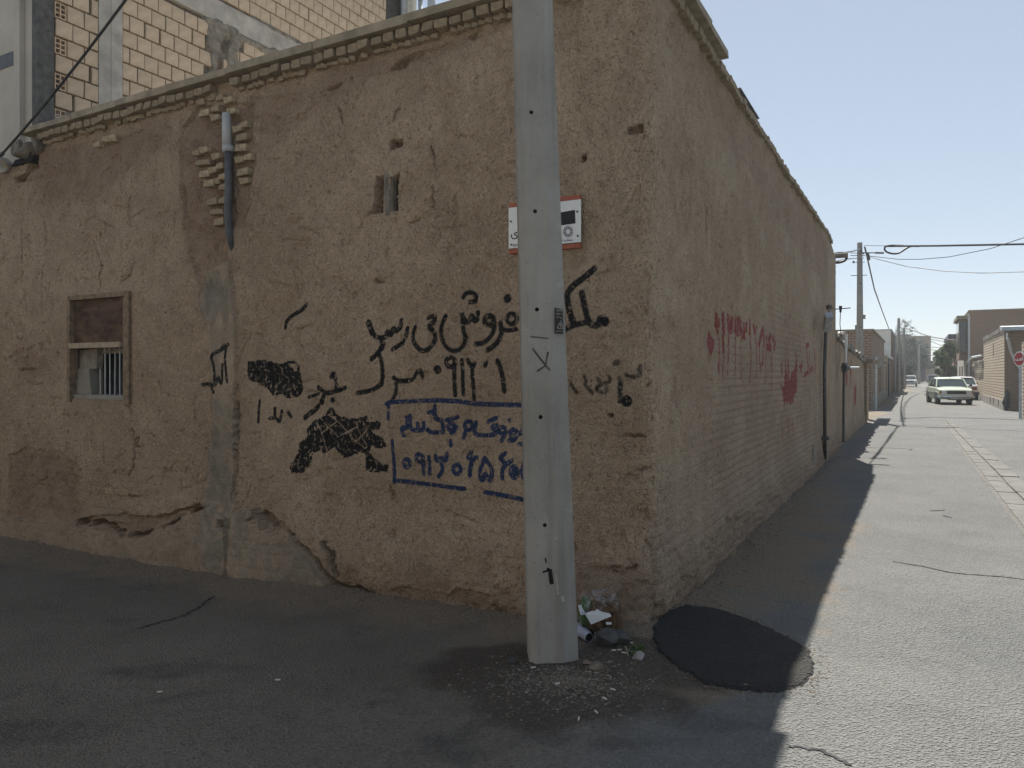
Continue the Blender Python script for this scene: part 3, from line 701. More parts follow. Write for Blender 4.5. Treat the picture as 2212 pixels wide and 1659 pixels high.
# the bared mud fades into the plaster, only its relief has an edge
def blur(a, r):
    for ax in (0, 1):
        p_ = np.pad(a, [(r, r+1) if i == ax else (0, 0) for i in (0, 1)], mode='edge'); c_ = np.cumsum(p_, axis=ax); n_ = a.shape[ax]
        a = (np.take(c_, np.arange(2*r, 2*r+n_), ax) - np.take(c_, np.arange(0, n_), ax))/(2*r)
    return a
er[:] = np.clip(.25*er + .75*blur(blur(er, 8), 8) , 0, 1)*.8; cm[:] = .5*cm + .5*blur(cm, 5)
# cracks
def crack(pts, w=.014, depth=.03, left_=True, jit=.018):
    q = [(Lp if left_ else Rp)(*p) for p in pts]; out = []
    for a, b in zip(q[:-1], q[1:]):
        n = max(2, int(math.hypot(b[0]-a[0], b[1]-a[1])/.035))
        for k in range(n): out.append((a[0]+(b[0]-a[0])*k/n + random.uniform(-jit, jit), a[1]+(b[1]-a[1])*k/n + random.uniform(-jit, jit)*.5))
    out.append(q[-1]); c = np.zeros((ns, nz)); 
    for a, b in zip(out[:-1], out[1:]): seg(c, a, b, w*random.uniform(.2, .9), .0075)
    c *= sst(-.16, .06, fbm(SG*7, ZG*7, 3, 99)); np.maximum(carve, c*depth*(1 if depth < .05 else 1.7), out=carve); np.maximum(crk, c, out=crk); maskA[2][:] = maskA[2]
K = lambda fr, pts: [fr(*p) for p in pts]
crack(K(t2, [(1520, 1260), (1525, 1400), (1520, 1659)]), .012); crack(K(k5, [(1520, 0), (1515, 130), (1520, 230)]), .01)
crack(K(t2, [(550, 770), (640, 745), (730, 690), (800, 650)]), .03, .05); crack(K(t2, [(1150, 600), (1240, 530), (1300, 500), (1420, 450), (1540, 400), (1680, 385), (1760, 330), (1880, 290)]), .028, .045)
crack(K(t2, [(1000, 1060), (1140, 1090), (1170, 1040), (1230, 930)]), .012); crack(K(t2, [(710, 930), (720, 1000), (740, 1060)]), .01)
crack(K(k5, [(720, 350), (790, 330), (900, 300), (950, 200), (1010, 170)]), .012); crack(K(k5, [(1200, 340), (1280, 320), (1320, 260), (1400, 235)]), .012); crack(K(k5, [(1030, 750), (1035, 780), (1100, 775)]), .02, .03)
crack(K(k4, [(880, 830), (860, 740), (890, 650), (840, 560), (830, 500)]), .012); crack(K(k4, [(1040, 780), (1120, 720), (1145, 620)]), .012); crack(K(k4, [(1100, 60), (1105, 240), (1115, 400)]), .011)
crack(K(k4, [(360, 220), (385, 360), (370, 540), (355, 680), (360, 1000)]), .012); crack(K(k4, [(180, 250), (175, 400), (185, 560), (180, 790)]), .012)
crack(K(k1, [(1075, 80), (1085, 170), (1135, 230), (1140, 380), (1155, 480), (1165, 600), (1150, 740), (1100, 830)]), .02, .04); crack(K(k1, [(920, 920), (1040, 960), (1180, 970), (1300, 960)]), .012); crack(K(k1, [(1160, 480), (1210, 475), (1165, 540), (1240, 545)]), .012)
crack(K(k1, [(2050, 80), (2045, 300), (2040, 520)]), .028, .05); crack(K(k1, [(2040, 560), (2055, 760), (2025, 880), (2025, 1000)]), .012); crack(K(k1, [(1780, 980), (1775, 880), (1810, 790)]), .012)
crack(K(k1, [(730, 1190), (800, 1200), (900, 1180), (1000, 1240), (1120, 1300), (1240, 1300), (1350, 1270), (1480, 1220), (1600, 1160), (1700, 1090), (1830, 1030)]), .05, .09)
crack(K(k2, [(1160, 900), (1170, 1000)]), .014); crack(K(k2, [(1200, 1230), (1240, 1340), (1290, 1440)]), .014); crack(K(k2, [(970, 1280), (985, 1450), (1020, 1540)]), .012); crack(K(k2, [(640, 1350), (700, 1460), (740, 1560), (780, 1620)]), .06, .12)
crack(K(kr2, [(960, 440), (1040, 460), (1140, 455)]), .016); crack(K(kr2, [(1060, 745), (1150, 740), (1240, 735)]), .018, .03); crack(K(kr2, [(715, 1045), (790, 1050), (840, 1020)]), .016); crack(K(kr2, [(870, 1560), (960, 1570), (1040, 1590), (1080, 1560)]), .014)
crack(K(kr2, [(1180, 0), (1190, 140), (1180, 280)]), .012)
crack(K(kr, [(1150, 40), (1155, 120)]), .03, .03); crack(K(k1, [(150, 545), (350, 570), (430, 580)]), .012); crack(K(k4, [(160, 1540), (300, 1530)]), .03, .03)
for _ in range(70):           # short shrinkage cracks
    u0 = random.uniform(.2, 7.6); z0 = random.uniform(.3, 4); L_ = random.uniform(.06, .35); an = random.choice([random.gauss(1.57, .3), random.gauss(0, .35)])
    c = np.zeros((ns, nz)); pts = [(u0, z0)]
    for k in range(6): pts.append((pts[-1][0] + math.cos(an)*L_/6 + random.uniform(-.012, .012), pts[-1][1] + math.sin(an)*L_/6 + random.uniform(-.012, .012)))
    for a, b in zip(pts[:-1], pts[1:]): seg(c, a, b, .002, .008)
    np.maximum(carve, c*.016, out=carve); np.maximum(crk, c*.5, out=crk)
for _ in range(120):          # vertical rain scars and gouges on the alley side
    v0 = random.uniform(.3, 12); z0 = random.uniform(.3, 4); L_ = random.uniform(.08, .5)
    c = np.zeros((ns, nz)); seg(c, (-v0, z0), (-v0 + random.uniform(-.02, .02), z0+L_), random.uniform(.01, .03), .012)
    np.maximum(carve, c*random.uniform(.01, .025), out=carve); np.maximum(crk, c*.5, out=crk)
disp -= carve
# courses of mud brick showing through on the alley side
vv = -SG
show = sst(-.12, .18, fbm(vv*.35, ZG*.5, 3, 55) + .10*sst(2.4, .9, ZG) + .06*sst(2, 6, vv) - .04)*sst(3.4, 2.4, ZG)
crs = np.abs(((ZG + .012*fbm(vv*2, ZG*2, 3, 57)) / .074) % 1 - .5)*2
row = np.floor(ZG/.074); ver = np.abs(((vv + (row % 2)*.11 + .02*fbm(row*3.3, row, 1, 3)) / .22) % 1 - .5)*2
disp -= np.where(left, 0, show*sst(4.2, 1.6, ZG)*.011*np.maximum(sst(.62, .95, crs), .7*sst(.88, .98, ver)))
er[:] = np.maximum(er, np.where(left, 0, show*(.22 + .25*sst(.6, .95, crs))*sst(3.2, 1.6, ZG)))
show2 = sst(.08, .2, fbm(SG*.6, ZG*.7, 3, 58) + .12*sst(1.3, .5, ZG))
ver2 = np.abs(((SG + (row % 2)*.11)/.22) % 1 - .5)*2
disp -= np.where(left, show2*.004*np.maximum(sst(.7, .97, crs), .7*sst(.9, .98, ver2)), 0)
# holes
def hole(px0, px1, depth, seed=0, rough=.03):
    global disp
    (a, b), (c, d) = Lp(*px0), Lp(*px1); u0, u1 = min(a, c), max(a, c); z0, z1 = min(b, d), max(b, d)
    m = polymask([(u0, z0), (u1, z0), (u1, z1), (u0, z1)], rough, 9, seed); disp = np.where(m > .5, -depth, disp); np.maximum(er, m, out=er)
hole((808, 384), (826, 456), .16, 5); hole((842, 380), (859, 455), .16, 6); hole((842, 300), (867, 316), .11, 7, .02); hole((1255, 335), (1266, 347), .08, 8, .01)
hole((1356, 275), (1390, 286), .05, 9, .02); hole((487, 1118), (498, 1138), .1, 10, .006); hole((30, 338), (78, 356), .3, 11, .03); hole((860, 130), (880, 145), .07, 12, .03); hole((1315, 893), (1325, 900), .06, 13, .006)
er[:] = np.maximum(er, crk)  # cracks also darkened in colour, standing in for their shade
maskA[2][:] = sst(.5, .0, foot + fbm(SG*2, ZG*2, 3, 66)*.5)*(1-cm)*.7
for fr in maskA: fr[:] = np.clip(fr, 0, 1)
# top line: level, crumbling down at the far end of the alley side
ztop = np.where(SS > 0, 4.285 - .008*SS, 4.285 + fbm(SS*1.3, SS*0, 3, 90)*.05*(SS < -1.8)) - .20*sst(10.8, 12.35, -SS) + .03*sst(6, 10, -SS)
ztop = np.where(SS > 7.1, ztop - .28*sst(7.1, 7.3, SS), ztop)
ZW = np.where(ZG > 3.6, 3.6 + (ZG-3.6)*(ztop[:, None]-3.6)/(4.28-3.6), ZG)
# position along the corner line
r_ = .13; B = np.zeros((ns, 2)); NO = np.zeros((ns, 2)); dR = np.array(D); dL = -np.array(N); nR = np.array(N); nL = -np.array(D)
tt = np.clip((SS + r_)/(2*r_), 0, 1)[:, None]
arc = (1-tt)**2*(dR*r_) + tt**2*(dL*r_)
B = np.where((np.abs(SS) < r_)[:, None], arc, np.where((SS > 0)[:, None], SS[:, None]*dL, -SS[:, None]*dR)) + np.array(C0)
NO = (1-tt)*nR + tt*nL; NO /= np.linalg.norm(NO, axis=1)[:, None]
WIN = (*Lp(284, 640), *Lp(151, 862))        # u0, ztop, u1, zbottom
wu0, wu1, wz0, wz1 = WIN[0], WIN[2], 1.335, 2.425
# keep the plaster flat near the window
wm = sst(.12, .02, np.maximum(np.maximum(wu0-SG, SG-wu1), np.maximum(wz0-ZG, ZG-wz1))); disp = disp*(1-wm) + wm*.004
PT = np.stack([B[:, None, 0] + NO[:, None, 0]*disp, B[:, None, 1] + NO[:, None, 1]*disp, ZW], -1)
sc_ = (SS[:-1] + SS[1:])/2; zc_ = (ZZ[:-1]+ZZ[1:])/2
keep = ~((sc_[:, None] > wu0) & (sc_[:, None] < wu1) & (zc_[None] > wz0) & (zc_[None] < wz1))
PT -= np.array([C0[0], C0[1], 0])
PTf = PT[::-1]; keepf = keep[::-1]
wall_me = gridmesh('wall', PTf, M['mud'], {'paint': [x[::-1] for x in paintA], 'mask': [x[::-1] for x in maskA]}, keepf)
link('wall', wall_me, house)
def wall_off(u, z):
    i = int(np.clip(np.searchsorted(SS, u), 0, ns-1)); j = int(np.clip(np.searchsorted(ZZ, z), 0, nz-1)); return float(disp[i, j])
# hidden sides and roof so that the house is a closed body
mb = MB(); mb.quad_m(A(VR, 0, -.3), -PX, UP, 7.3, 4.35); part('end_wall', mb, M['mortar'], house)
mb = MB(); mb.quad_m(A(0, -7.85, -.3), AX, UP, VR, 4.2); part('party_wall', mb, M['mortar'], house)
mb = MB(); mb.box(A(.03, -7.1, 4.16), PX, AX, UP, 7.05, VR-.06, .09); part('roof', mb, M['warm_render'], house)
# window reveal
mb = MB(); dp = .26
for (q0, q1) in (((wu0, wz0), (wu0, wz1)), ((wu0, wz1), (wu1, wz1)), ((wu1, wz1), (wu1, wz0)), ((wu1, wz0), (wu0, wz0))):
    mb.face([W(*q0, .006), W(*q1, .006), W(*q1, -dp), W(*q0, -dp)])
part('window_reveal', mb, M['mortar'], house)
win = MB(); uw = wu1-wu0; fo = .035
win.wbox(wu0-.005, wu0+.07, wz0-.03, wz1, -.06, fo); win.wbox(wu0+.078, wu0+.13, wz0+.02, wz1-.05, -.06, fo-.03)
win.wbox(wu1-.045, wu1+.005, wz0-.03, wz1-.045, -.06, fo-.005); win.wbox(wu0+.07, wu1+.005, wz1-.045, wz1, -.06, fo-.008)
wnd = part('window', win, M['wood'], house)
zm = EYE - (745-HY)/FPX*7.62
mb = MB(); mb.wbox(wu0+.132, wu1-.047, zm-.03, zm+.025, -.04, fo+.004); part('rail', mb, M['wood_pale'], wnd)
mb = MB(); mb.wbox(wu0+.132, wu1-.047, zm+.027, wz1-.047, -.035, -.02); part('board', mb, M['board'], wnd)
# masonry sill block + dark inside with bars
mb = MB(); mb.wbox(wu0+.0, wu1, wz0-.2, wz0+.055, -dp, -.01, j=.006)
mb.wbox(wu1-.27, wu1-.047, wz0+.055, zm-.24, -.20, -.05, j=.01); part('sill', mb, M['dado'], wnd)
mb = MB(); mb.wbox(wu1-.40, wu1-.047, zm-.25, zm-.04, -.12, -.06, j=.02); mb.wbox(wu0+.132, wu1-.40, zm-.09, zm-.032, -.14, -.09, j=.01); part('mortar_fill', mb, M['mortar'], wnd)
mb = MB(); mb.face([W(wu0, wz0, -dp+.002), W(wu1, wz0, -dp+.002), W(wu1, wz1, -dp+.002), W(wu0, wz1, -dp+.002)]); part('dark_backing', mb, M['gate'], wnd)  # dark sheet painting the unlit inside behind the bars
for i in range(7):
    ub = wu0 + .17 + i*.082; mb = MB(); mb.tube([W(ub, wz0+.05, -.10), W(ub+random.uniform(-.006, .006), zm-.03, -.10)], .0075, 6); part('bar', mb, M['zinc'], wnd)
# small pieces: tile inside the niche
mb = MB(); u_, z_ = Lp(834, 418); mb.tube([W(u_, z_-.17, -.06), W(u_, z_+.18, -.06)], .055, 10); part('niche_tile', mb, M['mortar'], house)
# coping slabs and the row of header bricks
ct = lambda u: 4.275 - .008*u
u = -.02
while u < 7.05:
    ln = min(random.uniform(.75, 1.05), 7.15-u); mb = MB()
    mb.box(W(u+ln-.006, ct(u)+.004+random.uniform(-.004, .004), .125+random.uniform(-.006, .006)), PX, AX, UP, ln-.008, .42, .062, j=.007); part('coping_slab', mb, M['coping'], house); u += ln
a = -.10
while a < 1.75:
    ln = min(.62, 1.79-a); mb = MB(); mb.box(A(a, -.3, 4.283+random.uniform(-.003, .003)), PX, AX, UP, .40+random.uniform(-.006, .006), ln-.008, .062, j=.006); part('coping_slab', mb, M['coping'], house); a += ln
hm = [boxmesh('brick', .102+random.uniform(-.008, .008), .16, .066, M['cornice_brick'], .007) for _ in range(6)]
rowrot = ALLEY_ROT - math.pi/2
def brick(me, pos, rz, name='brick', tilt=0):
    o = link(name, me, house, tuple(Vector(pos) - Vector(ROOT[house.name]))); o.rotation_euler = (tilt*.5, tilt, rz); return o
u = .28
while u < 6.95:
    if not (3.86 < u < 4.06): brick(random.choice(hm), W(u, ct(u)-.043+random.uniform(-.006, .006), .0+random.uniform(-.012, .014)), rowrot+random.uniform(-.05, .05), tilt=random.uniform(-.03, .03))
    u += .1215
a = .2
while a < 11.3:
    zt = float(np.interp(-a, SS, ztop)); brick(random.choice(hm), A(a, -.045+random.uniform(-.01, .008), zt-.045+random.uniform(-.005, .005)), rowrot+math.pi/2+random.uniform(-.04, .04)); a += .1215
# dog-tooth fillers under the header row
mb = MB(); u = .3
while u < 6.9:
    if random.random() < .8 and not (3.8 < u < 4.1): mb.box(W(u+.03, ct(u)-.115+random.uniform(-.01, .005), .045), (PX+AX*.7).normalized(), (AX-PX*.7).normalized(), UP, .05, .06, .035, j=.008)
    u += .0608
part('dentil_course', mb, M['cornice_brick'], house, kind='stuff')
# mortar cap and a strip of tin on the alley side beyond the coping
mb = MB(); a = 1.8
while a < 12.2:
    zt = float(np.interp(-a-.3, SS, ztop)); mb.box(A(a, -.42, zt-.012), PX, AX, UP, .40+random.uniform(-.02, .02), .62, .045+random.uniform(-.01, .01), j=.008); a += .6
part('mortar_cap', mb, M['mortar'], house)
mb = MB(); zt = 4.335; mb.box(A(2.6, -.3, zt), PX, AX, UP, .325, .98, .006, j=.006); part('tin_strip', mb, M['tin'], house)
# broken brickwork around the down pipe
pb = [boxmesh('brick', w_, .1, .058, M['old_brick'], .008) for w_ in (.1, .11, .19, .2, .14)]
def pbrick(px, py, i, out=.02, rot=0): 
    u_, z_ = Lp(px, py); brick(pb[i], W(u_, z_, out-.058), rowrot+random.uniform(-.05, .05)+rot, tilt=random.uniform(-.05, .05))
for x, y, i in [(1715, 1325, 0), (1785, 1305, 1), (1890, 1360, 1), (1775, 1410, 2), (1920, 1440, 0), (1790, 1510, 4), (1860, 1480, 1), (1945, 1530, 0), (1830, 1590, 4), (1885, 1570, 0), (1945, 1620, 0),
                (1850, 850, 0), (1920, 850, 0), (1995, 875, 1), (1790, 985, 4), (1880, 1025, 1), (1880, 945, 0), (1760, 890, 0), (2010, 970, 1),
                (2115, 1080, 0), (2060, 1120, 1), (2100, 1190, 4), (2090, 1280, 4), (2080, 1385, 1), (2150, 1360, 0), (2110, 1490, 4), (2120, 1570, 1), (860, 1255, 0), (970, 1205, 3)]:
    pbrick(x*.25, y*.25, i, .045 if x < 2000 else .03)
for x, y, i in [(1845, 88, 4), (1930, 75, 0), (1885, 172, 2), (1905, 262, 4)]: pbrick(x*.25, 414.75+y*.25, i, .03)
for x, y, i in [(950, 925, 4), (1080, 935, 4), (1620, 1120, 1), (1550, 1125, 1)]: pbrick(x*.25, 829.5+y*.25, i, .02)
# rubble and a black box painted as the dark gap where the coping stops at the left end
for i, (x, y, o) in enumerate(((92, 315, .05), (80, 322, .02), (60, 332, .04), (45, 325, .03), (22, 352, .06), (14, 366, .05))):
    me = rock('rubble_lump', M['mortar'] if i < 4 else M['render'], .11, (1.2, .8, .6), i); u_, z_ = Lp(x, y); o_ = link('rubble_lump', me, house, tuple(W(u_, z_, o) - Vector(ROOT[house.name]))); o_.rotation_euler = (random.random(), random.random(), random.random()*3)
mb = MB(); u0_, z0_ = Lp(30, 350); u1_, z1_ = Lp(76, 338); mb.wbox(u1_, u0_, z0_-.05, z0_+.03, -.2, .012, j=.02); part('gap', mb, M['black'], house)
mb = MB(); u0_, z0_ = Lp(0, 343); mb.tube([W(u0_+.1, z0_-.02, .05), W(u0_-.18, z0_+.02, .06)], .022, 8); part('conduit', mb, M['pipe_blue'], house)
# down pipe
pipe_px = [(500, 322), (500, 400), (498, 460), (497, 520), (497, 600)]
dpipe = empty('drain_pipe', W(3.95, 2.6, 0), 'dark grey drain pipe set among broken bricks, pale spout on top', 'pipe')
mb = MB(); mb.tube([W(*Lp(500, 318), .03), W(*Lp(500, 400), .03), W(*Lp(498, 460), .025), W(*Lp(497, 505), .01), W(*Lp(497, 545), -.05)], [.036, .036, .035, .034, .03], 12); part('pipe', mb, M['pipe_blue'], dpipe, True)
mb = MB(); u_, z_ = Lp(497, 285); mb.tube([W(*Lp(497, 248), .04), W(*Lp(498, 322), .04)], [.038, .043], 12); mb.tube([W(*Lp(500, 318), .035), W(*Lp(500, 330), .035)], .052, 12); part('spout', mb, M['pipe_grey'], dpipe, True)
# neighbour's pale wall that just enters at the left edge
nb = MB(); nb.box(W(8.9, -.4, .10), PX, AX, UP, 1.02, .5, 2.75, j=.0); solo('boundary_wall', nb, M['render'], tuple(W(8.4, 0, 0)), 'thin strip of pale rendered wall beside the mud house at the left edge', 'wall')

# ================================================================== CONCRETE POLES
def hpole(name, x, y, h, w0, taper, lean, rz, label, holes=(), wide_ch=.09, group=None, m='pole'):
    z0 = gh(x, y)-.3
    root = empty(name, (x, y, gh(x, y)), label, 'utility pole', group)
    def section(z):
        wv = w0 - taper*z; hw = wv/2; dp_ = hw*.8; c1, c2 = min(.034, hw*.3), wide_ch*wv/w0
        pts = [(-hw, c1*.9), (-hw+c1, 0), (hw-c2, 0), (hw, c2*.45), (hw, dp_*2-.02), (hw-.02, dp_*2), (-hw+.02, dp_*2), (-hw, dp_*2-.02)]
        c, s_ = math.cos(rz), math.sin(rz); return [Vector((x + lean[0]*z + (px*c-py*s_), y + lean[1]*z + (px*s_+py*c), z + gh(x, y))) for px, py in pts]
    mb = MB(); zs = [-.3] + [h*i/10 for i in range(11)]
    rows = [section(z) for z in zs]
    for r0, r1 in zip(rows[:-1], rows[1:]):
        for k in range(8): mb.face([r0[k], r0[(k+1) % 8], r1[(k+1) % 8], r1[k]])
    mb.face(rows[-1]); mb.face(rows[0][::-1])
    import bmesh
    me = mb.mesh('shaft', M[m], ROOT[root.name])
    bm = bmesh.new(); bm.from_mesh(me); bmesh.ops.remove_doubles(bm, verts=bm.verts, dist=1e-5); bmesh.ops.recalc_face_normals(bm, faces=bm.faces); bm.to_mesh(me); bm.free()
    sh = link('shaft', me, root)
    if holes:
        cm_ = MB(); c, s_ = math.cos(rz), math.sin(rz)
        for (lx, z, r) in holes:
            q = Vector((x + lean[0]*z + lx*c, y + lean[1]*z + lx*s_, z+gh(x, y))); dv = Vector((-s_, c, 0)); cm_.tube([q - dv*.05, q + dv*.09], r, 14)
        cme = cm_.mesh('cut', M['black'], ROOT[root.name]); bm = bmesh.new(); bm.from_mesh(cme); bmesh.ops.recalc_face_normals(bm, faces=bm.faces); bm.to_mesh(cme); bm.free()
        co = link('cut', cme, root); md = sh.modifiers.new('b', 'BOOLEAN'); md.object = co; md.operation = 'DIFFERENCE'; md.solver = 'EXACT'
        ev = sh.evaluated_get(bpy.context.evaluated_depsgraph_get()); nm = bpy.data.meshes.new_from_object(ev); sh.modifiers.clear(); sh.data = nm; nm.name = 'shaft'
        bpy.data.objects.remove(co)
    return root
PX0, PY0 = .232, 4.03
def pole_pt(px, py, dy=0):           # a point of the near pole's front face seen at this place
    Y = PY0 + dy; return ((px-CX)/FPX*Y, EYE-(py-HY)/FPX*Y)
LEAN = (-.0315, .006); pgz = gh(PX0, PY0)
hl = []
for px, py in ((1148, 240), (1156, 455), (1160, 668), (1168, 901), (1177, 1135)):
    X, Z = pole_pt(px, py); hl.append((X - (PX0 + LEAN[0]*(Z-pgz)), Z-pgz, .0115))
PROT = math.radians(3)
pole = hpole('utility_pole', PX0, PY0, 8.2, .272, .0155, LEAN, PROT, 'tall grey concrete pole with bolt holes standing close before the mud house corner', hl)
# paint, tar and warning label on its front face
def pf(px, py, o=.0025):
    X, Z = pole_pt(px, py); zr = Z-pgz; lx = X - (PX0 + LEAN[0]*zr); c, s_ = math.cos(PROT), math.sin(PROT)
    return Vector((PX0+LEAN[0]*zr+lx*c + o*s_, PY0+LEAN[1]*zr+lx*s_ - o*c, Z))
mb = MB()
for pts, wd in (([(1150, 752), (1168, 776), (1188, 800)], 4), ([(1184, 760), (1178, 790), (1160, 802)], 4), ([(1146, 727), (1185, 731)], 2.5)): ribbon(mb, pts, wd, pf)
part('scribble', mb, M['stone_dark'], pole)
mb = MB()
for pts, wd in (([(1181, 1230), (1188, 1232), (1192, 1262)], 9), ([(1178, 1205), (1180, 1216)], 3), ([(1184, 1232), (1172, 1236)], 4)): ribbon(mb, pts, wd, pf)
part('tar_smear', mb, M['black'], pole)
mb = MB()
for pts, wd in (([(1200, 1240), (1204, 1262), (1206, 1285)], 4), ([(1214, 1288), (1218, 1300)], 7), ([(1160, 1145), (1161, 1158)], 2.2), ([(1200, 1160), (1203, 1166)], 5)): ribbon(mb, pts, wd, pf)
part('paint_drip', mb, M['white_ink'], pole)
mb = MB(); mb.face([pf(1198.5, 664), pf(1199, 720), pf(1217.5, 721.5), pf(1216.5, 668)]); lab = part('warning_label', mb, M['sticker'], pole, label='black high voltage warning label')
mb = MB(); q = lambda x, y: pf(2150/1.8445 + x*.06536, 1180/1.8445 + y*.06536, .0045)
def qs(*p, w_=26): ribbon(mb, list(p), w_, q)
qs((590, 1050), (700, 800), (790, 1078), (590, 1050)); qs((712, 880), (680, 950), (715, 940), (705, 1035), w_=22)
for x in range(560, 800, 42): qs((x, 440), (x+20, 440), (x+20, 490), (x, 490), (x, 440), w_=9)
qs((690, 465), (720, 468), w_=10)
for x in range(550, 700, 38): qs((x, 555), (x+18, 555), (x+18, 605), (x, 605), (x, 555), w_=9)
qs((712, 580), (735, 583), w_=10); qs((760, 560), (775, 600), w_=12)
qs((545, 690), (560, 720), (600, 690), (600, 660), (640, 700), (660, 670), w_=13); qs((690, 680), (690, 730), w_=12); qs((715, 690), (715, 740), w_=12); qs((740, 740), (780, 720), (800, 750), w_=13)
qs((545, 1150), (570, 1165), (620, 1135), w_=14); qs((640, 1120), (655, 1160), w_=12); qs((690, 1130), (680, 1175), w_=12); qs((715, 1160), (740, 1150), (730, 1180), w_=12); qs((765, 1150), (800, 1155), (780, 1195), w_=13)
part('label_print', mb, M['white_ink'], lab)

# ================================================================== STREET SIGN ON THE WALL (half behind the pole)
su0, su1 = Lp(1259, 490)[0], Lp(1104, 500)[0]
sz0, sz1 = 2.495, 2.785
sign = empty('street_sign', W((su0+su1)/2, 2.6, 0), 'white street name plate with orange red edge strips on the wall behind the pole', 'sign')
mb = MB(); mb.wbox(su0, su1, sz0, sz1, .028, .036); part('plate', mb, M['sign_white'], sign)
for z in (sz0-.035, sz1+.004):
    mb = MB(); mb.wbox(su0+.01, su1, z, z+.03, -.01, .03); part('edge_strip', mb, M['sign_red'], sign)
sq = lambda u_, z_: W(u_, z_, .0375)
def spx(cx_, cy_): return Lp(1980/1.8445 + cx_*.0980, 780/1.8445 + cy_*.0980)      # crop px of the sign close-up
def sfr(x, y): return W(*spx(x, y), .0378)
mb = MB(); mb.face([sfr(1445, 390), sfr(1460, 675), sfr(1780, 630), sfr(1768, 335)]); part('dark_panel', mb, M['ink'], sign)
mb = MB()
cxe, cye, RX, RY = 1617, 810, 108, 124
ribbon(mb, circ(cxe, cye, 56, 64, 24), 9, sfr)
for i in range(14):
    a_ = 2*math.pi*i/14; ribbon(mb, circ(cxe + math.cos(a_)*82, cye + math.sin(a_)*94, 26, 30, 9), 8, sfr)
for i in range(14):
    a_ = 2*math.pi*(i+.5)/14; ribbon(mb, [(cxe+math.cos(a_)*66, cye+math.sin(a_)*76), (cxe+math.cos(a_)*106, cye+math.sin(a_)*122)], 8, sfr)
part('emblem', mb, M['navy'], sign)
mb = MB()
for pts, wd in (([(1718, 985), (1705, 1000), (1690, 990)], 10), ([(1720, 1000), (1640, 1008), (1530, 1020)], 10), ([(1650, 975), (1652, 1004)], 9), ([(1650, 1000), (1625, 990), (1640, 980)], 8), ([(1600, 1000), (1590, 985), (1610, 985), (1605, 1004)], 9), ([(1545, 1018), (1530, 1000), (1550, 995), (1555, 1010)], 9),
                ([(1495, 1025), (1490, 985), (1500, 998), (1508, 985), (1516, 990)], 9), ([(1600, 968), (1610, 967)], 8), ([(1680, 972), (1687, 971)], 8)): ribbon(mb, pts, wd, sfr)
part('district_lettering', mb, M['navy'], sign)
mb = MB()
ribbon(mb, smooth_line([(545, 820), (470, 835), (440, 870), (480, 890), (500, 930), (450, 965), (395, 955), (375, 910), (382, 870)]), 24, sfr)
part('name_lettering', mb, M['ink'], sign)
mb = MB()
ribbon(mb, [(465, 1088), (440, 1080), (420, 1095), (418, 1125), (440, 1138), (465, 1128), (465, 1110), (445, 1110)], 12, sfr); ribbon(mb, [(490, 1075), (490, 1132)], 12, sfr); ribbon(mb, [(490, 1104), (540, 1098)], 11, sfr); ribbon(mb, [(535, 1070), (535, 1128)], 12, sfr)
part('latin_lettering', mb, M['ink'], sign)
for x, y in ((1820, 372), (1832, 905), (365, 587), (378, 1095)):
    mb = MB(); u_, z_ = spx(x, y); mb.tube([W(u_, z_, .035), W(u_, z_, .043)], .007, 8); part('screw', mb, M['steel'], sign)

# ================================================================== TALL UNFINISHED BUILDING BEHIND
TP = -7.33; TA0 = .17
tall = empty('unfinished_building', A(TA0, TP, 0), 'tall unfinished building with bare clay block side wall behind the mud house', 'building')
tend = Pa(837, TP)
TH = 10.6
col_a = [Pa(213, TP), Pa(264, TP)]; sm_a = [Pa(452, TP), Pa(520, TP)]
mb = MB(); mb.abox(TA0+.2, tend-.02, TP-6, TP-.045, 0, TH); part('core', mb, M['joint'], tall)
mb = MB(); mb.abox(TA0, TA0+.19, TP-6.5, TP-.09, 0, TH); part('front_render', mb, M['render'], tall)
mb = MB(); mb.abox(TA0-.01, TA0+.17, TP-.085, TP+.03, 0, TH); part('corner_strip', mb, M['steel'], tall)  # dark strip down the corner
mb = MB(); mb.abox(col_a[0], col_a[1]*.5+col_a[0]*.5-.004, TP-.05, TP+.012, 0, TH); mb.abox(col_a[1]*.5+col_a[0]*.5+.004, col_a[1], TP-.05, TP+.008, 0, TH); part('column', mb, M['concrete'], tall)
bz0, bz1 = 6.66, 6.98
mb = MB(); mb.abox(col_a[1]+.002, tend+.04, TP-.06, TP+.015, bz0, bz1); part('floor_beam', mb, M['concrete'], tall)
mb = MB(); mb.abox(tend-.02, tend+.25, TP-.2, TP-.01, 0, TH); part('rear_column', mb, M['mortar'], tall)
# front: square duct and dark band
fd = MB(); u0_, _ = Lp(37, 300); pu = lambda px: -(Lp(px, 300)[0])-.16
fd.box(A(TA0-.06, pu(24), 3.4), PX, AX, UP, pu(37)-pu(24), .058, 3.0); part('duct', fd, M['render'], tall)
mb = MB(); mb.box(A(TA0-.012, -12, 5.23), PX, AX, UP, 12+pu(24), .01, .16); part('band', mb, M['pipe_blue'], tall)
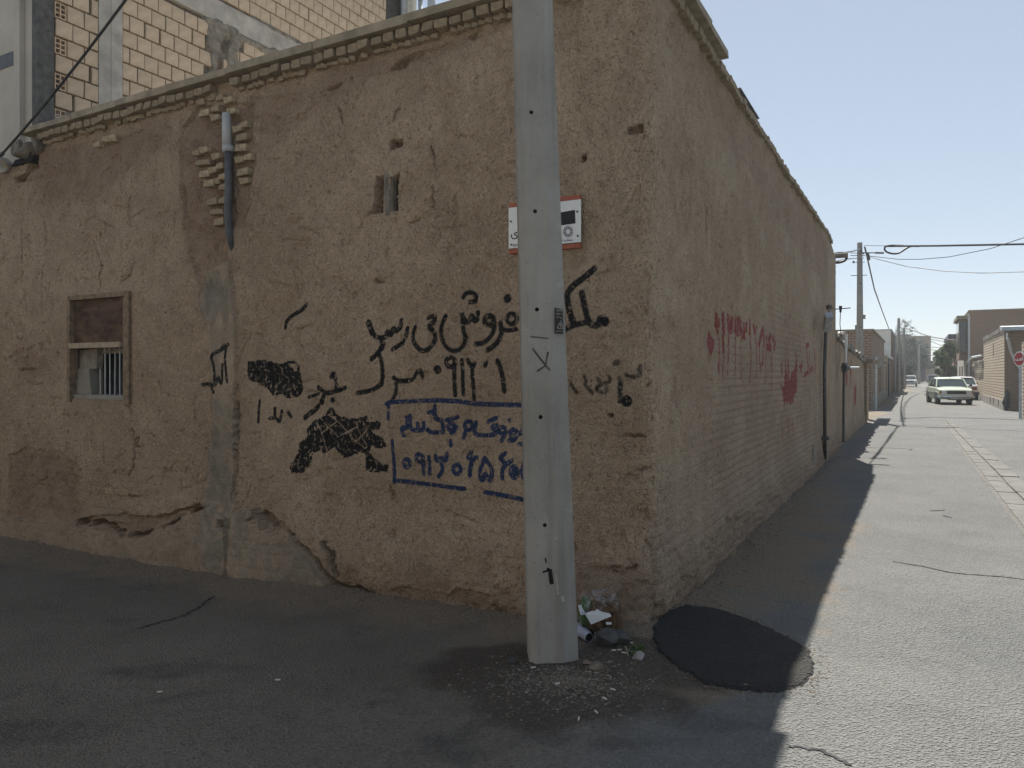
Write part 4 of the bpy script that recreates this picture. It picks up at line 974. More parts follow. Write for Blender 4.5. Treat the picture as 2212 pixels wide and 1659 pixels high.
# blocks
bms = [boxmesh('clay_block', .192+random.uniform(-.004, .002), .06, .188, M['block'], .003) for _ in range(8)]
half = [boxmesh('clay_block', .085, .06, .188, M['block'], .003) for _ in range(2)]
rest = MB(); ident = []
def vis(a, z):
    p = A(a, TP, z); px = CX + FPX*p.x/p.y; py = HY - FPX*(z-EYE)/p.y
    if not (-30 < px < 880 and -40 < py): return False
    u_ = (C0[0] - (px-CX)/FPX*C0[1]) / (N[0] - (px-CX)/FPX*N[1]); Yw = C0[1] - N[1]*u_; top = HY - FPX*(4.31-EYE)/Yw
    return py < top + 25
z = 2.84; r = 0
while z < TH-.2:
    a = TA0 + (.352 if r % 2 == 0 else .21)
    first = True
    while a < tend-.06:
        w_ = .192
        inside = not (col_a[0]-.06 < a < col_a[1]-.02) and not (bz0-.12 < z+.09 < bz1+.1 and a > col_a[1])
        lim = None
        if a < col_a[0] < a+w_+.01: lim = col_a[0]-a
        if inside and (lim is None or lim > .05):
            smear = sm_a[0] < a+.1 < sm_a[1] and z < bz0 and random.random() < .75
            cement_low = a < col_a[0] and z < 4.72 - (a-TA0)*.28 + (.12 if a > TA0+.6 else 0)
            if not (smear or cement_low) and True:
                me = random.choice(bms); c = Vector(A(a+w_/2, TP-.03+random.uniform(-.006, .004), z+.1))
                if vis(a+.1, z+.1) and len(ident) < 290:
                    o = link('clay_block', me, tall, tuple(c - Vector(ROOT[tall.name]))); o.rotation_euler.z = ALLEY_ROT + random.uniform(-.006, .006); ident.append(o)
                    if lim is not None and lim < w_: o.scale.x = lim/w_*.96; o.location -= AX*(w_-lim)/2
                elif z > 3.9:
                    rest.abox(a, a+w_, TP-.06, TP+.001, z+.006, z+.194)
        first = False
        gap = .012 if random.random() < .93 else .03
        a += w_ + gap
        if a < col_a[0] and random.random() < .22: a += .025
        if col_a[0] - .02 < a < col_a[1]: 
            a = col_a[1] + .012
            if r % 2:
                c = Vector(A(a+.0425, TP-.03, z+.1))
                if vis(a, z+.1):
                    o = link('clay_block', half[0], tall, tuple(c - Vector(ROOT[tall.name]))); o.rotation_euler.z = ALLEY_ROT; ident.append(o)
                a += .097
    z += .2095; r += 1
if rest.v: part('upper_blocks', rest, M['block'], tall, kind='stuff')
# open ends of hollow blocks on every second course at the corner
z = 2.84; r = 0
while z < TH-.3:
    if r % 2 == 0 and vis(TA0+.25, z+.1):
        g = MB(); a0_ = TA0+.205; w_ = .135
        for i in range(3): aa = a0_ + i*(w_-.012)/2; g.abox(aa, aa+.012, TP-.12, TP-.012, z+.008, z+.192)
        for i in range(4): zz = z+.008 + i*.0573; g.abox(a0_+.013, a0_+w_-.013, TP-.12, TP-.016, zz, zz+.012)
        hb = part('hollow_block', g, M['block_edge'], tall)
        k = MB(); k.abox(a0_, a0_+w_, TP-.122, TP-.1, z+.01, z+.19); part('cells', k, M['black'], hb)  # black sheet painting the shade inside the cells
    z += .2095; r += 1
# mortar smears and low render, lumpy sheets on the wall
def smear(name, a0, a1, z0, z1, out, seed, m='mortar', edge=.09, n=40):
    aa = np.linspace(a0-.1, a1+.1, n); zz = np.linspace(z0-.1, z1+.1, max(8, int((z1-z0)/(a1-a0)*n))); Ag, Zg = np.meshgrid(aa, zz, indexing='ij')
    dd = np.minimum(np.minimum(Ag-a0, a1-Ag), np.minimum(Zg-z0, z1-Zg)) + fbm(Ag*4, Zg*4, 4, seed)*edge*3
    o_ = -.05 + (out+.05)*sst(-.01, .03, dd) + fbm(Ag*10, Zg*10, 3, seed+4)*.03
    P_ = np.stack([C0[0] + Ag*D[0] + (TP+o_)*N[0], C0[1] + Ag*D[1] + (TP+o_)*N[1], Zg], -1) - np.array(ROOT[tall.name])
    link(name, gridmesh(name, P_[::-1], M[m], {}), tall)
smear('mortar_smear', sm_a[0]-.04, sm_a[0]+.2, 4.2, bz0+.05, .02, 5); smear('mortar_smear', sm_a[1]-.28, sm_a[1]+.02, 4.4, bz0+.05, .025, 6); smear('mortar_smear', sm_a[0]-.1, tend, bz0-.14, bz0+.05, .02, 7, edge=.05, n=120)
smear('render_patch', TA0+.2, col_a[0]+.02, 4.0, 4.60, .012, 8, 'concrete', .06); smear('mortar_smear', TA0+.32, TA0+.9, 4.4, 4.72, .014, 9, edge=.05)
smear('mortar_smear', sm_a[1]+.2, tend, bz1-.05, bz1+.07, .018, 12, edge=.03, n=100)
# house added out of view to throw warm sunlight back on the mud wall
oh = empty('added_bounce_house', A(-9.2, -8, 0), 'long pale rendered house added out of view to bounce warm light', 'house')
mb = MB(); mb.abox(-14, -9.2, -22, 3.2, -.5, 4.6); part('wall', mb, M['warm_render'], oh)
mb = MB(); mb.abox(-14.05, -9.1, -22.1, 3.3, 4.602, 4.7); part('coping', mb, M['coping'], oh)
for p_ in (-17, -11, -5, -.5):
    mb = MB(); mb.abox(-9.198, -9.16, p_, p_+1.5, 1.3, 2.8); f_ = part('window', mb, M['pane'], oh); mb = MB()
    for q in ((p_-.08, p_, 1.22, 2.88), (p_+1.5, p_+1.58, 1.22, 2.88), (p_, p_+1.5, 1.22, 1.3), (p_, p_+1.5, 2.8, 2.88)): mb.abox(-9.198, -9.12, q[0], q[1], q[2], q[3])
    part('frame', mb, M['wood'], f_)
# cowl, dark flue stack and grey pipes on the mud roof
cw = Vector(((478-CX)/FPX*7.6, 7.6, 0)); mb = MB(); mb.tube([(cw.x, cw.y, 4.2), (cw.x, cw.y, 4.62), (cw.x-.01, cw.y+.02, 4.66)], [.055, .055, .045], 14); solo('roof_vent', mb, M['black'], (cw.x, cw.y, 4.2), 'short black round vent rising behind the coping below the block wall', 'vent', smooth=False)
def roofpt(px, Y): return (px-CX)/FPX*Y
base = Vector((roofpt(850, 6.9), 6.9, 4.25))
cool = empty('roof_flues', tuple(base), 'grey metal flues and cowls on the roof cut off by the top of the photo', 'flue')
mb = MB(); x0, x1 = roofpt(838, 6.9), roofpt(866, 6.9); 
def tap(mb, x, y, z0, z1, r0, r1, n=12): mb.tube([(x, y, z0), (x, y, z1)], [r0, r1], n)
tap(mb, roofpt(851, 6.9), 6.9, 4.22, 5.75, .10, .05, 7); part('brick_stack', mb, M['stone_dark'], cool)
mb = MB(); x = roofpt(877, 6.9); tap(mb, x, 6.9, 4.22, 6.1, .055, .055); part('flue', mb, M['zinc'], cool, True)
mb = MB(); x = roofpt(890, 6.75); tap(mb, x, 6.75, 4.22, 4.86, .05, .05); tap(mb, x, 6.75, 4.87, 6.1, .042, .042); part('flue', mb, M['zinc'], cool, True)
mb = MB(); x = roofpt(908, 6.6); tap(mb, x, 6.6, 4.22, 4.95, .02, .02); tap(mb, x, 6.6, 4.95, 5.3, .05, .045); part('cowl', mb, M['zinc'], cool, True)
mb = MB(); tap(mb, roofpt(932, 6.45), 6.45, 4.22, 5.5, .035, .035); mb.box((roofpt(915, 6.5), 6.48, 4.9), (1, 0, 0), (0, 1, 0), UP, .1, .04, .09); part('frame_post', mb, M['zinc'], cool)

# black service cable from the near pole down to the end of the mud wall
mb = MB(); q0 = Vector(W(*Lp(-8, 378), .12)); q1 = Vector((PX0+LEAN[0]*7-.02, PY0+.1, 7.0))
mid = []
for i in range(25):
    t = i/24; p = q0.lerp(q1, t); p.z -= .30*4*t*(1-t); mid.append(p)
mb.tube(mid, .013, 6); solo('service_cable', mb, M['cable'], tuple(q0), 'black cable slanting down over the coping to the left end of the mud wall', 'cable')

# ================================================================== ALLEY, LEFT SIDE
def relief_wall(name, a0, a1, z0f, z1f, p, parent, seed, m, redmarks=()):
    aa = np.arange(a0, a1, .045); zz = np.linspace(-.15, 1, 64); Ag, Tg = np.meshgrid(aa, zz, indexing='ij')
    top = z0f + (z1f-z0f)*(Ag-a0)/(a1-a0) + fbm(Ag*1.6, Ag*0, 3, seed)*.16
    Zg = Tg*top; o_ = fbm(Ag*1.2, Zg*1.2, 3, seed+1)*.05 + fbm(Ag*7, Zg*3, 4, seed+2)*.03
    g = np.zeros_like(Ag); er_ = sst(.02, .2, fbm(Ag*5, Zg*.8, 4, seed+5)); o_ -= er_*.015; o_ += .06*sst(.4, 0, Zg)
    crs_ = np.abs((Zg/.08) % 1 - .5)*2; o_ -= .012*sst(.6, .95, crs_)*sst(0, .15, fbm(Ag*.6, Zg*.6, 2, seed+7))
    rd = np.zeros_like(Ag)
    for (am, zm_, aw, zh) in redmarks: rd = np.maximum(rd, sst(1.1, .6, np.hypot((Ag-am)/aw, (Zg-zm_)/zh) + fbm(Ag*6, Zg*1.5, 3, seed+8)*1.2))
    P_ = np.stack([C0[0]+Ag*D[0]+(p+o_)*N[0], C0[1]+Ag*D[1]+(p+o_)*N[1], Zg], -1) - np.array(ROOT[parent.name])
    link(name, gridmesh(name, P_, m, {'paint': (g, g, rd*.75), 'mask': (g, er_*.8, sst(.5, 0, Zg)*.6)}), parent)
lw = empty('garden_wall', A(12.4, 0, 0), 'low crumbling mud wall continuing beyond the mud house along the alley', 'wall')
relief_wall('face', 12.42, 22.4, 2.44, 2.08, -.02, lw, 120, M['mud'], [(15.4, 1.55, .35, .3), (18.3, 1.0, .4, .35), (16.9, 1.6, .15, .4)])
mb = MB(); mb.abox(12.42, 22.38, -.42, -.06, -.2, 2.05); part('core', mb, M['mortar'], lw)
mb = MB(); a = 12.5
while a < 22.2:
    zt = 2.44 - .36*(a-12.4)/10; mb.abox(a, a+.5, -.44, .03+random.uniform(-.03, .03), zt-.10, zt+random.uniform(-.02, .07), j=.04); a += .5
part('mud_cap', mb, M['mortar'], lw)
# gate beyond it
gtw = empty('wooden_gate', A(22.5, 0, 0), 'narrow passage with thin wooden posts under a flat canopy beyond the low mud wall', 'gate')
mb = MB(); mb.abox(22.45, 22.6, -.1, .06, 0, 1.96); part('post', mb, M['wood'], gtw)
mb = MB(); mb.abox(23.9, 24.0, -.08, .03, 0, 1.96); part('post', mb, M['wood_pale'], gtw)
mb = MB(); mb.abox(22.4, 26.6, -.13, .24, 1.97, 2.1, j=.02); part('canopy', mb, M['wood'], gtw)
# brick house
def house_box(name, a0, a1, p0, p1, h, m, label, plinth=None, cop=None, cat='house', group=None):
    r = empty(name, A(a0, (p0+p1)/2, 0), label, cat, group)
    mb = MB(); mb.abox(a0, a1, p0, p1, -.3, h); part('wall', mb, M[m], r)
    if plinth:
        ph, pm, side = plinth; mb = MB(); mb.abox(a0-.02, a1+.02, p1-.03 if side > 0 else p0-.03, p1+.03 if side > 0 else p0+.03, -.2, ph); part('dado', mb, M[pm], r)
    if cop:
        mb = MB(); mb.abox(a0-.06, a1+.06, p0-.08, p1+.08, h+.002, h+.09, j=.01); part('coping', mb, M[cop], r)
    return r
def opening(r, a0, a1, p, z0, z1, m, name='door', side=1, fm='wood'):
    mb = MB(); o0, o1 = (p-.05, p+.012) if side > 0 else (p-.012, p+.05); mb.abox(a0, a1, o0, o1, z0, z1); f_ = part(name, mb, M[m], r)
    mb = MB(); e = .025*side; t = .07
    for q in ((a0-t, a0, z0, z1+t), (a1, a1+t, z0, z1+t), (a0, a1, z1, z1+t)): mb.abox(q[0], q[1], min(p-.02*side, p+e), max(p-.02*side, p+e), q[2], q[3])
    part('frame', mb, M[fm], f_); return f_
bh = house_box('brick_house', 33.4, 48.0, -9.5, -.3, 3.6, 'brick_o', 'single storey brown brick house behind the far concrete pole, alley wall in shade', (.62, 'dado', 1), 'coping')
opening(bh, 41.2, 42.4, -.3, .05, 2.05, 'door'); mb = MB(); mb.abox(41.0, 42.7, -.35, .1, 2.2, 2.28); part('door_canopy', mb, M['coping'], bh)
mb = MB(); mb.tube([A(37, -1.2, 3.6), A(37, -1.2, 4.1)], .06, 8); part('roof_pipe', mb, M['steel'], bh)
mb = MB(); mb.tube([A(33.3, -2.75, 2.2), A(33.3, -2.75, 4.25), A(33.35, -2.5, 4.27)], .035, 6); part('drain', mb, M['steel'], bh)
mb = MB(); mb.tube([A(35.5, -4.3, 3.6), A(35.5, -4.3, 5.6)], .012, 5); solo('aerial', mb, M['wire'], tuple(A(35.5, -4.3, 3.6)), 'thin bare aerial rod standing on the brick house roof', 'aerial')
w2 = house_box('courtyard_wall', 48.1, 62.6, -4, -.32, 2.75, 'brick_y', 'plain courtyard wall with pale coping following the brick house on the left', (.5, 'dado', 1), None, 'wall')
for (x0, x1) in ((48.1, 53.5), (55.2, 62.5)): mb = MB(); mb.abox(x0, x1, -.7, -.12, 2.755, 2.87); part('coping', mb, M['white_wall'], w2)
opening(w2, 51.2, 52.8, -.32, 0, 2.1, 'gate'); opening(w2, 57, 60, -.32, 0, 2.3, 'door')
mb = MB(); mb.tube([A(54.6, -.25, 0), A(54.6, -.25, 2.7)], .05, 6); part('down_pipe', mb, M['steel'], w2)
wh = house_box('white_house', 62.7, 73, -11, -.32, 5.15, 'white_wall', 'white rendered house rising above the courtyard walls on the left', None, 'zinc')
mb = MB(); mb.abox(62.72, 72.98, -.32, -.285, .0, 5.12); part('alley_face', mb, M['brick_b'], wh)
opening(wh, 66.6, 69.0, -.285, 0, 2.3, 'gate'); opening(wh, 64.6, 66, -.285, 3.1, 4.3, 'pane', 'window'); opening(wh, 68.2, 70, -.285, 3.1, 4.3, 'pane', 'window')
mb = MB(); mb.tube([A(72.4, -.2, 0), A(72.4, -.2, 5)], .06, 6); part('down_pipe', mb, M['zinc'], wh)
lft = [(73.1, 82, 3.6, 'brick_b', 'brown brick house after the white house on the left of the alley'), (82.1, 93, 3.0, 'brick_y', 'low yellow brick house beside the twin far poles'), (93.1, 108, 3.3, 'dado', 'low cement rendered house beyond the twin poles on the left')]
for i, (a0_, a1_, h_, m_, lb) in enumerate(lft):
    r = house_box('courtyard_house', a0_, a1_, -6, -.4-.06*i, h_, m_, lb, None, 'coping'); opening(r, a0_+2, a0_+4, -.4-.06*i, 0, 2.2, 'gate'); opening(r, a0_+5.2, a0_+6.2, -.4-.06*i, 0, 2.1, 'door')
    mb = MB(); mb.abox(a0_+1.6, a0_+4.4, -.5, -.05, 2.35, 2.43); part('door_canopy', mb, M['coping'], r)
    mb = MB(); mb.tube([A(a0_+.6, -.32, 0), A(a0_+.6, -.32, h_)], .055, 6); part('down_pipe', mb, M['pipe_grey'], r)
# back rows so that the view over the low roofs stays closed
r = house_box('rear_house', 76, 88, -20, -9.5, 5.0, 'brick_b', 'brown brick house standing back behind the white house', None, 'coping')
r = house_box('parapet_house', 36, 50, -22, -9.6, 4.25, 'brick_b', 'brown parapet just showing above the brick house roof', None, 'coping')

# pole 2 in front of the brick house, twin poles far down, and the sign seen from behind
p2 = hpole('utility_pole', 12.72, 27.0, 6.42, .245, .0145, (-.004, 0), math.radians(-8), 'grey concrete pole with cable loops standing by the brick house', (), .03)
for z in (4.9, 4.1, 3.3, 2.9): mb = MB(); mb.tube([(12.71, 26.985, z), (12.71, 27.02, z)], .018, 8); part('bolt_hole', mb, M['black'], p2)  # black plugs painted as the dark of the holes
mb = MB(); mb.box((12.80, 27.02, 3.62), (1, 0, 0), (0, 1, 0), UP, .11, .08, .16, j=.03); part('bracket', mb, M['pole'], p2)
mb = MB()
for z in (6.02, 5.93): mb.tube([(12.36, 27.05, z), (12.9, 27.05, z)], .012, 5)
mb.tube([(12.8, 27.0, 6.02), (13.5, 27.0, 6.02)], .02, 6); mb.tube([(13.25, 27, 6.02), (13.55, 27, 6.015)], .035, 6); mb.tube([(12.98, 27, 6.02), (13.03, 27, 5.75)], .035, 6)
mb.tube([(12.45, 27.1, 5.68), (12.9, 27.1, 5.70)], .012, 5); mb.tube([(12.4, 27.1, 5.2), (13.0, 27.1, 5.22)], .012, 5); mb.tube([(12.5, 27.1, 5.66), (12.5, 27.1, 5.74)], .03, 6)
part('line_hardware', mb, M['steel'], p2)
for (X_, Y_, h_, lb) in ((36.2, 69.2, 6.85, 'left one of twin grey poles far down the alley'), (42.4, 80.0, 6.6, 'right one of twin grey poles far down the alley')):
    hpole('utility_pole', X_, Y_, h_, .34, .02, (0, 0), math.radians(20), lb, (), .03, group='twin poles far down the alley')
hpole('utility_pole', 64.9, 118.0, 7.2, .36, .02, (0, 0), 0, 'distant pole half hidden in the dark trees at the alley end', (), .03)
def octagon_sign(name, pos, rz, dia, label, face, mark=True, post_h=1.9, front=1):
    r = empty(name, (pos[0], pos[1], gh(pos[0], pos[1])), label, 'sign', local=True, rz=rz)
    zc = post_h; R = dia/2
    o8 = [(R*math.cos(math.pi/8+k*math.pi/4)/math.cos(math.pi/8), R*math.sin(math.pi/8+k*math.pi/4)/math.cos(math.pi/8)) for k in range(8)]
    mb = MB(); mb.prism([(x, -.05, zc+y) for x, y in o8], (0, .012, 0)); part('rim', mb, M['sign_white' if front else 'dado'], r)
    if front:
        mb = MB(); mb.face([(x*.88, -.0525, zc+y*.88) for x, y in o8]); part('red_face', mb, M['stop_red'], r)
        mb = MB(); f_ = lambda x, y: (x, -.055, zc+y)
        for pts in ([(-.19, .0), (-.15, -.05), (-.09, -.05), (-.08, .03)], [(-.09, -.045), (.02, -.045), (.03, .02)], [(.02, -.045), (.07, -.045), (.075, .03)], [(.08, -.045), (.12, -.04), (.12, .03)], [(.17, -.06), (.17, .09)]): ribbon(mb, pts, .03, f_)
        part('lettering', mb, M['sign_white'], r)
    mb = MB(); mb.box((-.04, -.036, 0), (1, 0, 0), (0, 1, 0), UP, .08, .06, zc+R+.02 if front else zc+R*.6); part('post', mb, M['zinc'], r)
    return r
sp = Gp(2204.5, 904.5); octagon_sign('stop_sign', (sp.x, sp.y), math.atan2(-sp.x, sp.y)*1.0 - math.radians(52), .52, 'red octagonal stop sign on a pale post at the right edge', 1, post_h=2.14)
sp = A(32.8, -.1); octagon_sign('traffic_sign', (sp.x, sp.y), ALLEY_ROT + math.radians(90+0), .6, 'octagonal sign seen from behind on a post against the brick house wall', 0, front=0, post_h=2.2)

# wall fittings at the end of the mud house
def wpt(px, py, o=.06): a_ = Pa(px, o); p_ = A(a_, o); return Vector((p_.x, p_.y, EYE-(py-HY)/FPX*p_.y))
cd = empty('conduit_pipe', wpt(1782, 990), 'dark vertical conduit on the alley side of the mud house below a lamp box', 'pipe')
mb = MB(); mb.tube([wpt(1782, 992), wpt(1781, 800), wpt(1783, 738), wpt(1784, 715)], .032, 8); part('pipe', mb, M['steel'], cd, True)
mb = MB(); q = wpt(1782, 946); mb.abox(*( (AL(q.x, q.y)[0]-.12, AL(q.x, q.y)[0]+.12)), -.01, .13, q.z-.03, q.z+.03); part('clamp', mb, M['steel'], cd)
lb_ = empty('wall_lamp', wpt(1788, 700, .2), 'tilted pale tube lamp box fixed above the conduit on the mud wall', 'lamp')
mb = MB(); mb.tube([wpt(1785.5, 712, .16), wpt(1791, 680, .24)], .075, 4); part('housing', mb, M['zinc'], lb_)
mb = MB(); mb.tube([wpt(1783, 690, .0), wpt(1788, 690, .2)], .015, 5); mb.tube([wpt(1783, 703, .0), wpt(1786, 704, .17)], .015, 5); mb.tube([wpt(1790, 680, .22), wpt(1791, 664, .1)], .012, 5); part('bracket', mb, M['steel'], lb_)
mb = MB(); mb.tube([wpt(1791, 668, .1), wpt(1791, 659, .1)], .05, 8); mb.tube([wpt(1782, 663, -.05), wpt(1801, 666, .3)], .008, 4); solo('insulator', mb, M['steel'], tuple(wpt(1791, 664, .1)), 'dark insulator with a thin rod above the wall lamp', 'insulator')
mb = MB(); q0 = wpt(1803, 668, .05); mb.tube([q0, q0 + PX*.30 - AX*.05 + UP*.01], .01, 5); q1_ = q0 + PX*.11 - AX*.02; mb.tube([q1_ - UP*.07, q1_ + UP*.06], [.02, .035], 8)
mb.tube([q1_ - UP*.06, q1_ - UP*.3 - PX*.01, q1_ - UP*.5 + PX*.01, q1_ - UP*.62 - PX*.04], .008, 5); solo('insulator', mb, M['cable'], tuple(q0), 'insulator with a drooping wire sticking out at the end of the mud house', 'insulator')
mb = MB(); mb.tube([wpt(1757, 962, .03), wpt(1757.5, 1018, .05)], .02, 6); solo('pipe_stub', mb, M['dado'], tuple(wpt(1757, 1018)), 'short pale pipe stub low on the mud house alley wall', 'pipe')
gp_ = empty('gas_pipe', wpt(1826, 790, .08), 'white bent gas riser with a valve on the low mud wall', 'pipe')
mb = MB(); mb.tube([wpt(1812, 719, -.1), wpt(1827, 719, .08), wpt(1828, 722, .08), wpt(1826.5, 786, .08)], .03, 8); part('riser', mb, M['sign_white'], gp_, True)
mb = MB(); q = wpt(1824, 794, .1); mb.tube([q - UP*.1, q + UP*.1], .06, 8); mb.tube([q - AX*.1, q + AX*.12 + PX*.05], .07, 8); part('valve', mb, M['steel'], gp_)
mb = MB(); mb.tube([q + PX*.12, q + PX*.3], .025, 6); part('stub', mb, M['sign_white'], gp_)
mb = MB(); mb.tube([wpt(1823, 800, .08), wpt(1822, 880, .06), wpt(1822, 955, .06)], .028, 8); part('lower_pipe', mb, M['steel'], gp_)
# roof spout peeping over the end of the mud house
mb = MB(); q = wpt(1803, 553, -.05); mb.tube([q - PX*.2, q + PX*.26], .055, 8); solo('roof_spout', mb, M['mortar'], tuple(q), 'stubby clay spout at the top end of the mud house', 'spout')

# wires
def wire(name, pts, r, label, m='cable', sag=0.0, n=24, group='overhead wires'):
    P = [Vector(p) for p in pts]; out = []
    for i in range(len(P)-1):
        for k in range(n):
            t = k/n; q = P[i].lerp(P[i+1], t); q.z -= sag*4*t*(1-t); out.append(q)
    out.append(P[-1]); mb = MB(); mb.tube(out, r, 5); return solo(name, mb, M[m], tuple(P[0]), label, 'wire', group)
def at(px, py, Y): return Vector(((px-CX)/FPX*Y, Y, EYE-(py-HY)/FPX*Y))
wire('stay_wire', [at(1866, 530.5, 27), at(1911, 531, 26.5)], .010, 'thin steel stay joining the near alley pole to the thick cable', 'wire')
wire('thick_cable', [at(1911, 532, 26.5), at(2030, 531, 25.3), at(2240, 527, 23.6), at(2700, 515, 21)], .034, 'thick black cable running right from the pole top', 'cable', .0)
lp = smooth_line([(1952, 531), (1925, 530.5), (1913, 533), (1911, 539), (1917, 545), (1930, 548), (1943, 546), (1957, 537), (1968, 532), (1985, 532)], 6)
mb = MB(); mb.tube([at(x, y, 26.3) for x, y in lp], .034, 6); solo('cable_loop', mb, M['cable'], tuple(at(1930, 540, 26.3)), 'drooping spare loop of black cable right of the pole top', 'cable')
lp = smooth_line([(1800, 549), (1812, 547), (1824, 548), (1829, 555), (1824, 563), (1812, 567), (1801, 567)], 6)
mb = MB(); mb.tube([at(x, y, 17) for x, y in lp], .030, 6); solo('cable_loop', mb, M['cable'], tuple(at(1812, 555, 17)), 'loop of black cable at the top end of the mud house', 'cable')
wire('thin_wire', [at(1872, 545, 27), at(1878, 553, 27), at(1940, 560, 26), at(1990, 560, 25.4), at(2050, 555, 24.6), at(2140, 537, 23.5), at(2216, 512, 22.5), at(2500, 400, 20)], .012, 'thin grey wire sagging then climbing to the right from the pole', 'wire', .0, 6)
wire('thin_wire', [at(1872, 553, 27), at(1900, 561, 26.6), at(1960, 576, 26), at(2040, 586, 25), at(2120, 590, 24), at(2216, 587, 23), at(2600, 560, 20)], .012, 'lower thin grey wire with a long sag right of the pole', 'wire', .0, 6)
wire('drop_cable', [at(1868, 534, 27), at(1871, 545, 27.5), at(1877, 572, 30), at(1889, 625, 36), at(1905, 670, 48), at(1921, 712, 61.2)], .030, 'cable dropping steeply from the pole to the white house', 'cable', .0, 4)
wire('service_wire', [at(1866, 549, 27), at(1858, 538, 26.9), at(1840, 543, 22), at(1804, 549, 17), ], .022, 'upper twisted service wire from the pole to the mud house', 'wire', .0, 4)
wire('service_wire', [at(1866, 557, 27), at(1845, 558, 23), at(1820, 561, 18), at(1800, 566, 16)], .014, 'lower service wire from the pole to the mud house', 'wire', .0, 4)
wire('far_wire', [at(1952, 707, 69), at(2012, 728, 62), at(2072, 737, 60)], .04, 'far cable crossing from the twin poles to the right hand houses', 'cable', .0, 4)
wire('far_wire', [at(1955, 695, 69), at(1990, 722, 110)], .03, 'far wire running from the twin poles towards the end building', 'wire')
for i, (y0, y1, y2) in enumerate(((733, 737, 743), (738, 747, 756), (750, 751, 749), (756, 758, 756), (768, 763, 763))):
    wire('far_wire', [at(1990, y0-6, 110), at(2014, y0, 112), at(2034, y1, 114), at(2056, y2, 116)], .045, '%s of the five faint far wires strung across the alley end' % ('topmost', 'second from the top', 'middle one', 'fourth from the top', 'lowest')[i], 'wire', .0, 4, 'faint far wires')

# ================================================================== ALLEY, RIGHT SIDE
PR = 4.88
ry = house_box('yellow_brick_house', 34.2, 45.6, PR, 13, 3.5, 'brick_y', 'yellow brick house with sunlit striped brickwork on the right corner', None, None)
mb = MB(); a = 34.2
while a < 45.5: mb.abox(a, a+.38, PR-.04, PR+.5, 3.5, 3.66+random.uniform(-.01, .05), j=.03); a += .38
part('mud_coping', mb, M['plinth'], ry)
mb = MB(); mb.abox(34.25, 45.58, PR-.03, PR+.02, -.1, .42); part('dado', mb, M['plinth'], ry)
for a_ in (36.4, 38.9, 40.6): mb = MB(); mb.abox(a_, a_+.16, PR-.045, PR-.031, .12, .42); part('vent_box', mb, M['steel'], ry)
mb = MB(); mb.abox(39.3, 39.55, PR-.012, PR+.02, 2.5, 3.15); part('slot_window', mb, M['door'], ry)
mb = MB(); mb.abox(34.12, 34.22, PR+.0, 13, 0, 3.44); part('front_plaster', mb, M['brick_b'], ry)
mb = MB(); mb.abox(34.07, 34.13, PR+.95, 9.5, 0, 2.9); part('front_door', mb, M['gate'], ry)
mb = MB(); mb.box(A(33.6, PR-.15, 3.48), PX, (AX+UP*.10).normalized(), UP, 8, .85, .16); part('metal_canopy', mb, M['zinc'], ry)
mb = MB(); mb.abox(34.02, 34.11, PR+.05, PR+.12, 3.1, 3.4); part('spout', mb, M['sign_white'], ry)
def zig(name, pts, wd, m, o):
    mb = MB()
    for i in range(len(pts)-1):
        (p0, z0), (p1, z1) = pts[i], pts[i+1]
        mb.prism([A(34.11-o, PR+p0, z0), A(34.11-o, PR+p0+wd*random.uniform(.7, 1.2), z0), A(34.11-o, PR+p1+wd*random.uniform(.7, 1.2), z1), A(34.11-o, PR+p1, z1)][::-1], AX*o)
    part(name, mb, M[m], ry)
zig('torn_sheet', [(.05, 3.2), (.16, 2.6), (.35, 2.1), (.58, 1.7), (.8, 1.45)], .16, 'render', .05)
zig('hanging_cloth', [(.72, 1.5), (.7, 1.2), (.78, .95), (.9, .7)], .22, 'pipe_grey', .08)
rk = rock('dark_shape_mesh', M['black'], .5, (.34, .34, 1.2), 4); o_ = link('dark_shape', rk, ry, tuple(A(34.05, PR+.05, .42) - Vector(ROOT[ry.name]))); o_.data.materials[0] = M['stone_dark']  # dark rock form at the house corner
pl = MB(); q = Gp(2212, 905); a_, p_ = AL(q.x, q.y); pl.abox(a_+.3, a_+.8, p_+.02, p_+.5, 0, 2.75); br = solo('brick_pillar', pl, M['brick_y'], tuple(A(a_+.55, p_+.25)), 'pale brick pillar behind the stop sign at the right edge', 'pillar')
rl = house_box('low_brick_wall', 45.65, 58.3, PR+.12, 9, 2.28, 'brick_y', 'lower yellow brick wall with a white pipe awning between the two right houses', (.4, 'plinth', -1), None, 'wall')
mb = MB(); a = 45.7
while a < 55: mb.abox(a, a+.4, PR+.02, PR+.6, 2.285, 2.4+random.uniform(0, .05), j=.03); a += .4
part('mud_coping', mb, M['plinth'], rl)
mb = MB(); mb.tube([A(45.7, PR-.1, 2.66), A(53, PR-.15, 2.72), A(57.5, PR-.1, 2.6), A(58.2, PR-.1, 2.45)], .06, 6); part('awning_pipe', mb, M['sign_white'], rl)
mb = MB(); mb.abox(55.2, 58.0, PR+.1, PR+.2, 0, 2.26); opening(rl, 55.4, 57.8, PR+.12, 0, 2.1, 'door', side=-1)
mb = MB(); mb.tube([A(58.1, PR-.05, .0), A(58.1, PR-.05, 5.8)], .07, 6); part('down_pipe', mb, M['pipe_grey'], rl)
rb = house_box('two_storey_house', 58.4, 76, PR, 26, 6.15, 'brick_b', 'big brown brick two storey house rising behind the right corner house', None, 'coping')
mb = MB(); mb.abox(58.45, 75.9, PR-.02, PR+.02, -.1, 6.1); part('street_face', mb, M['render'], rb)
mb = MB(); mb.abox(58.8, 59.9, PR-.055, PR-.022, 2.2, 5.6); part('window_strip', mb, M['pane'], rb)
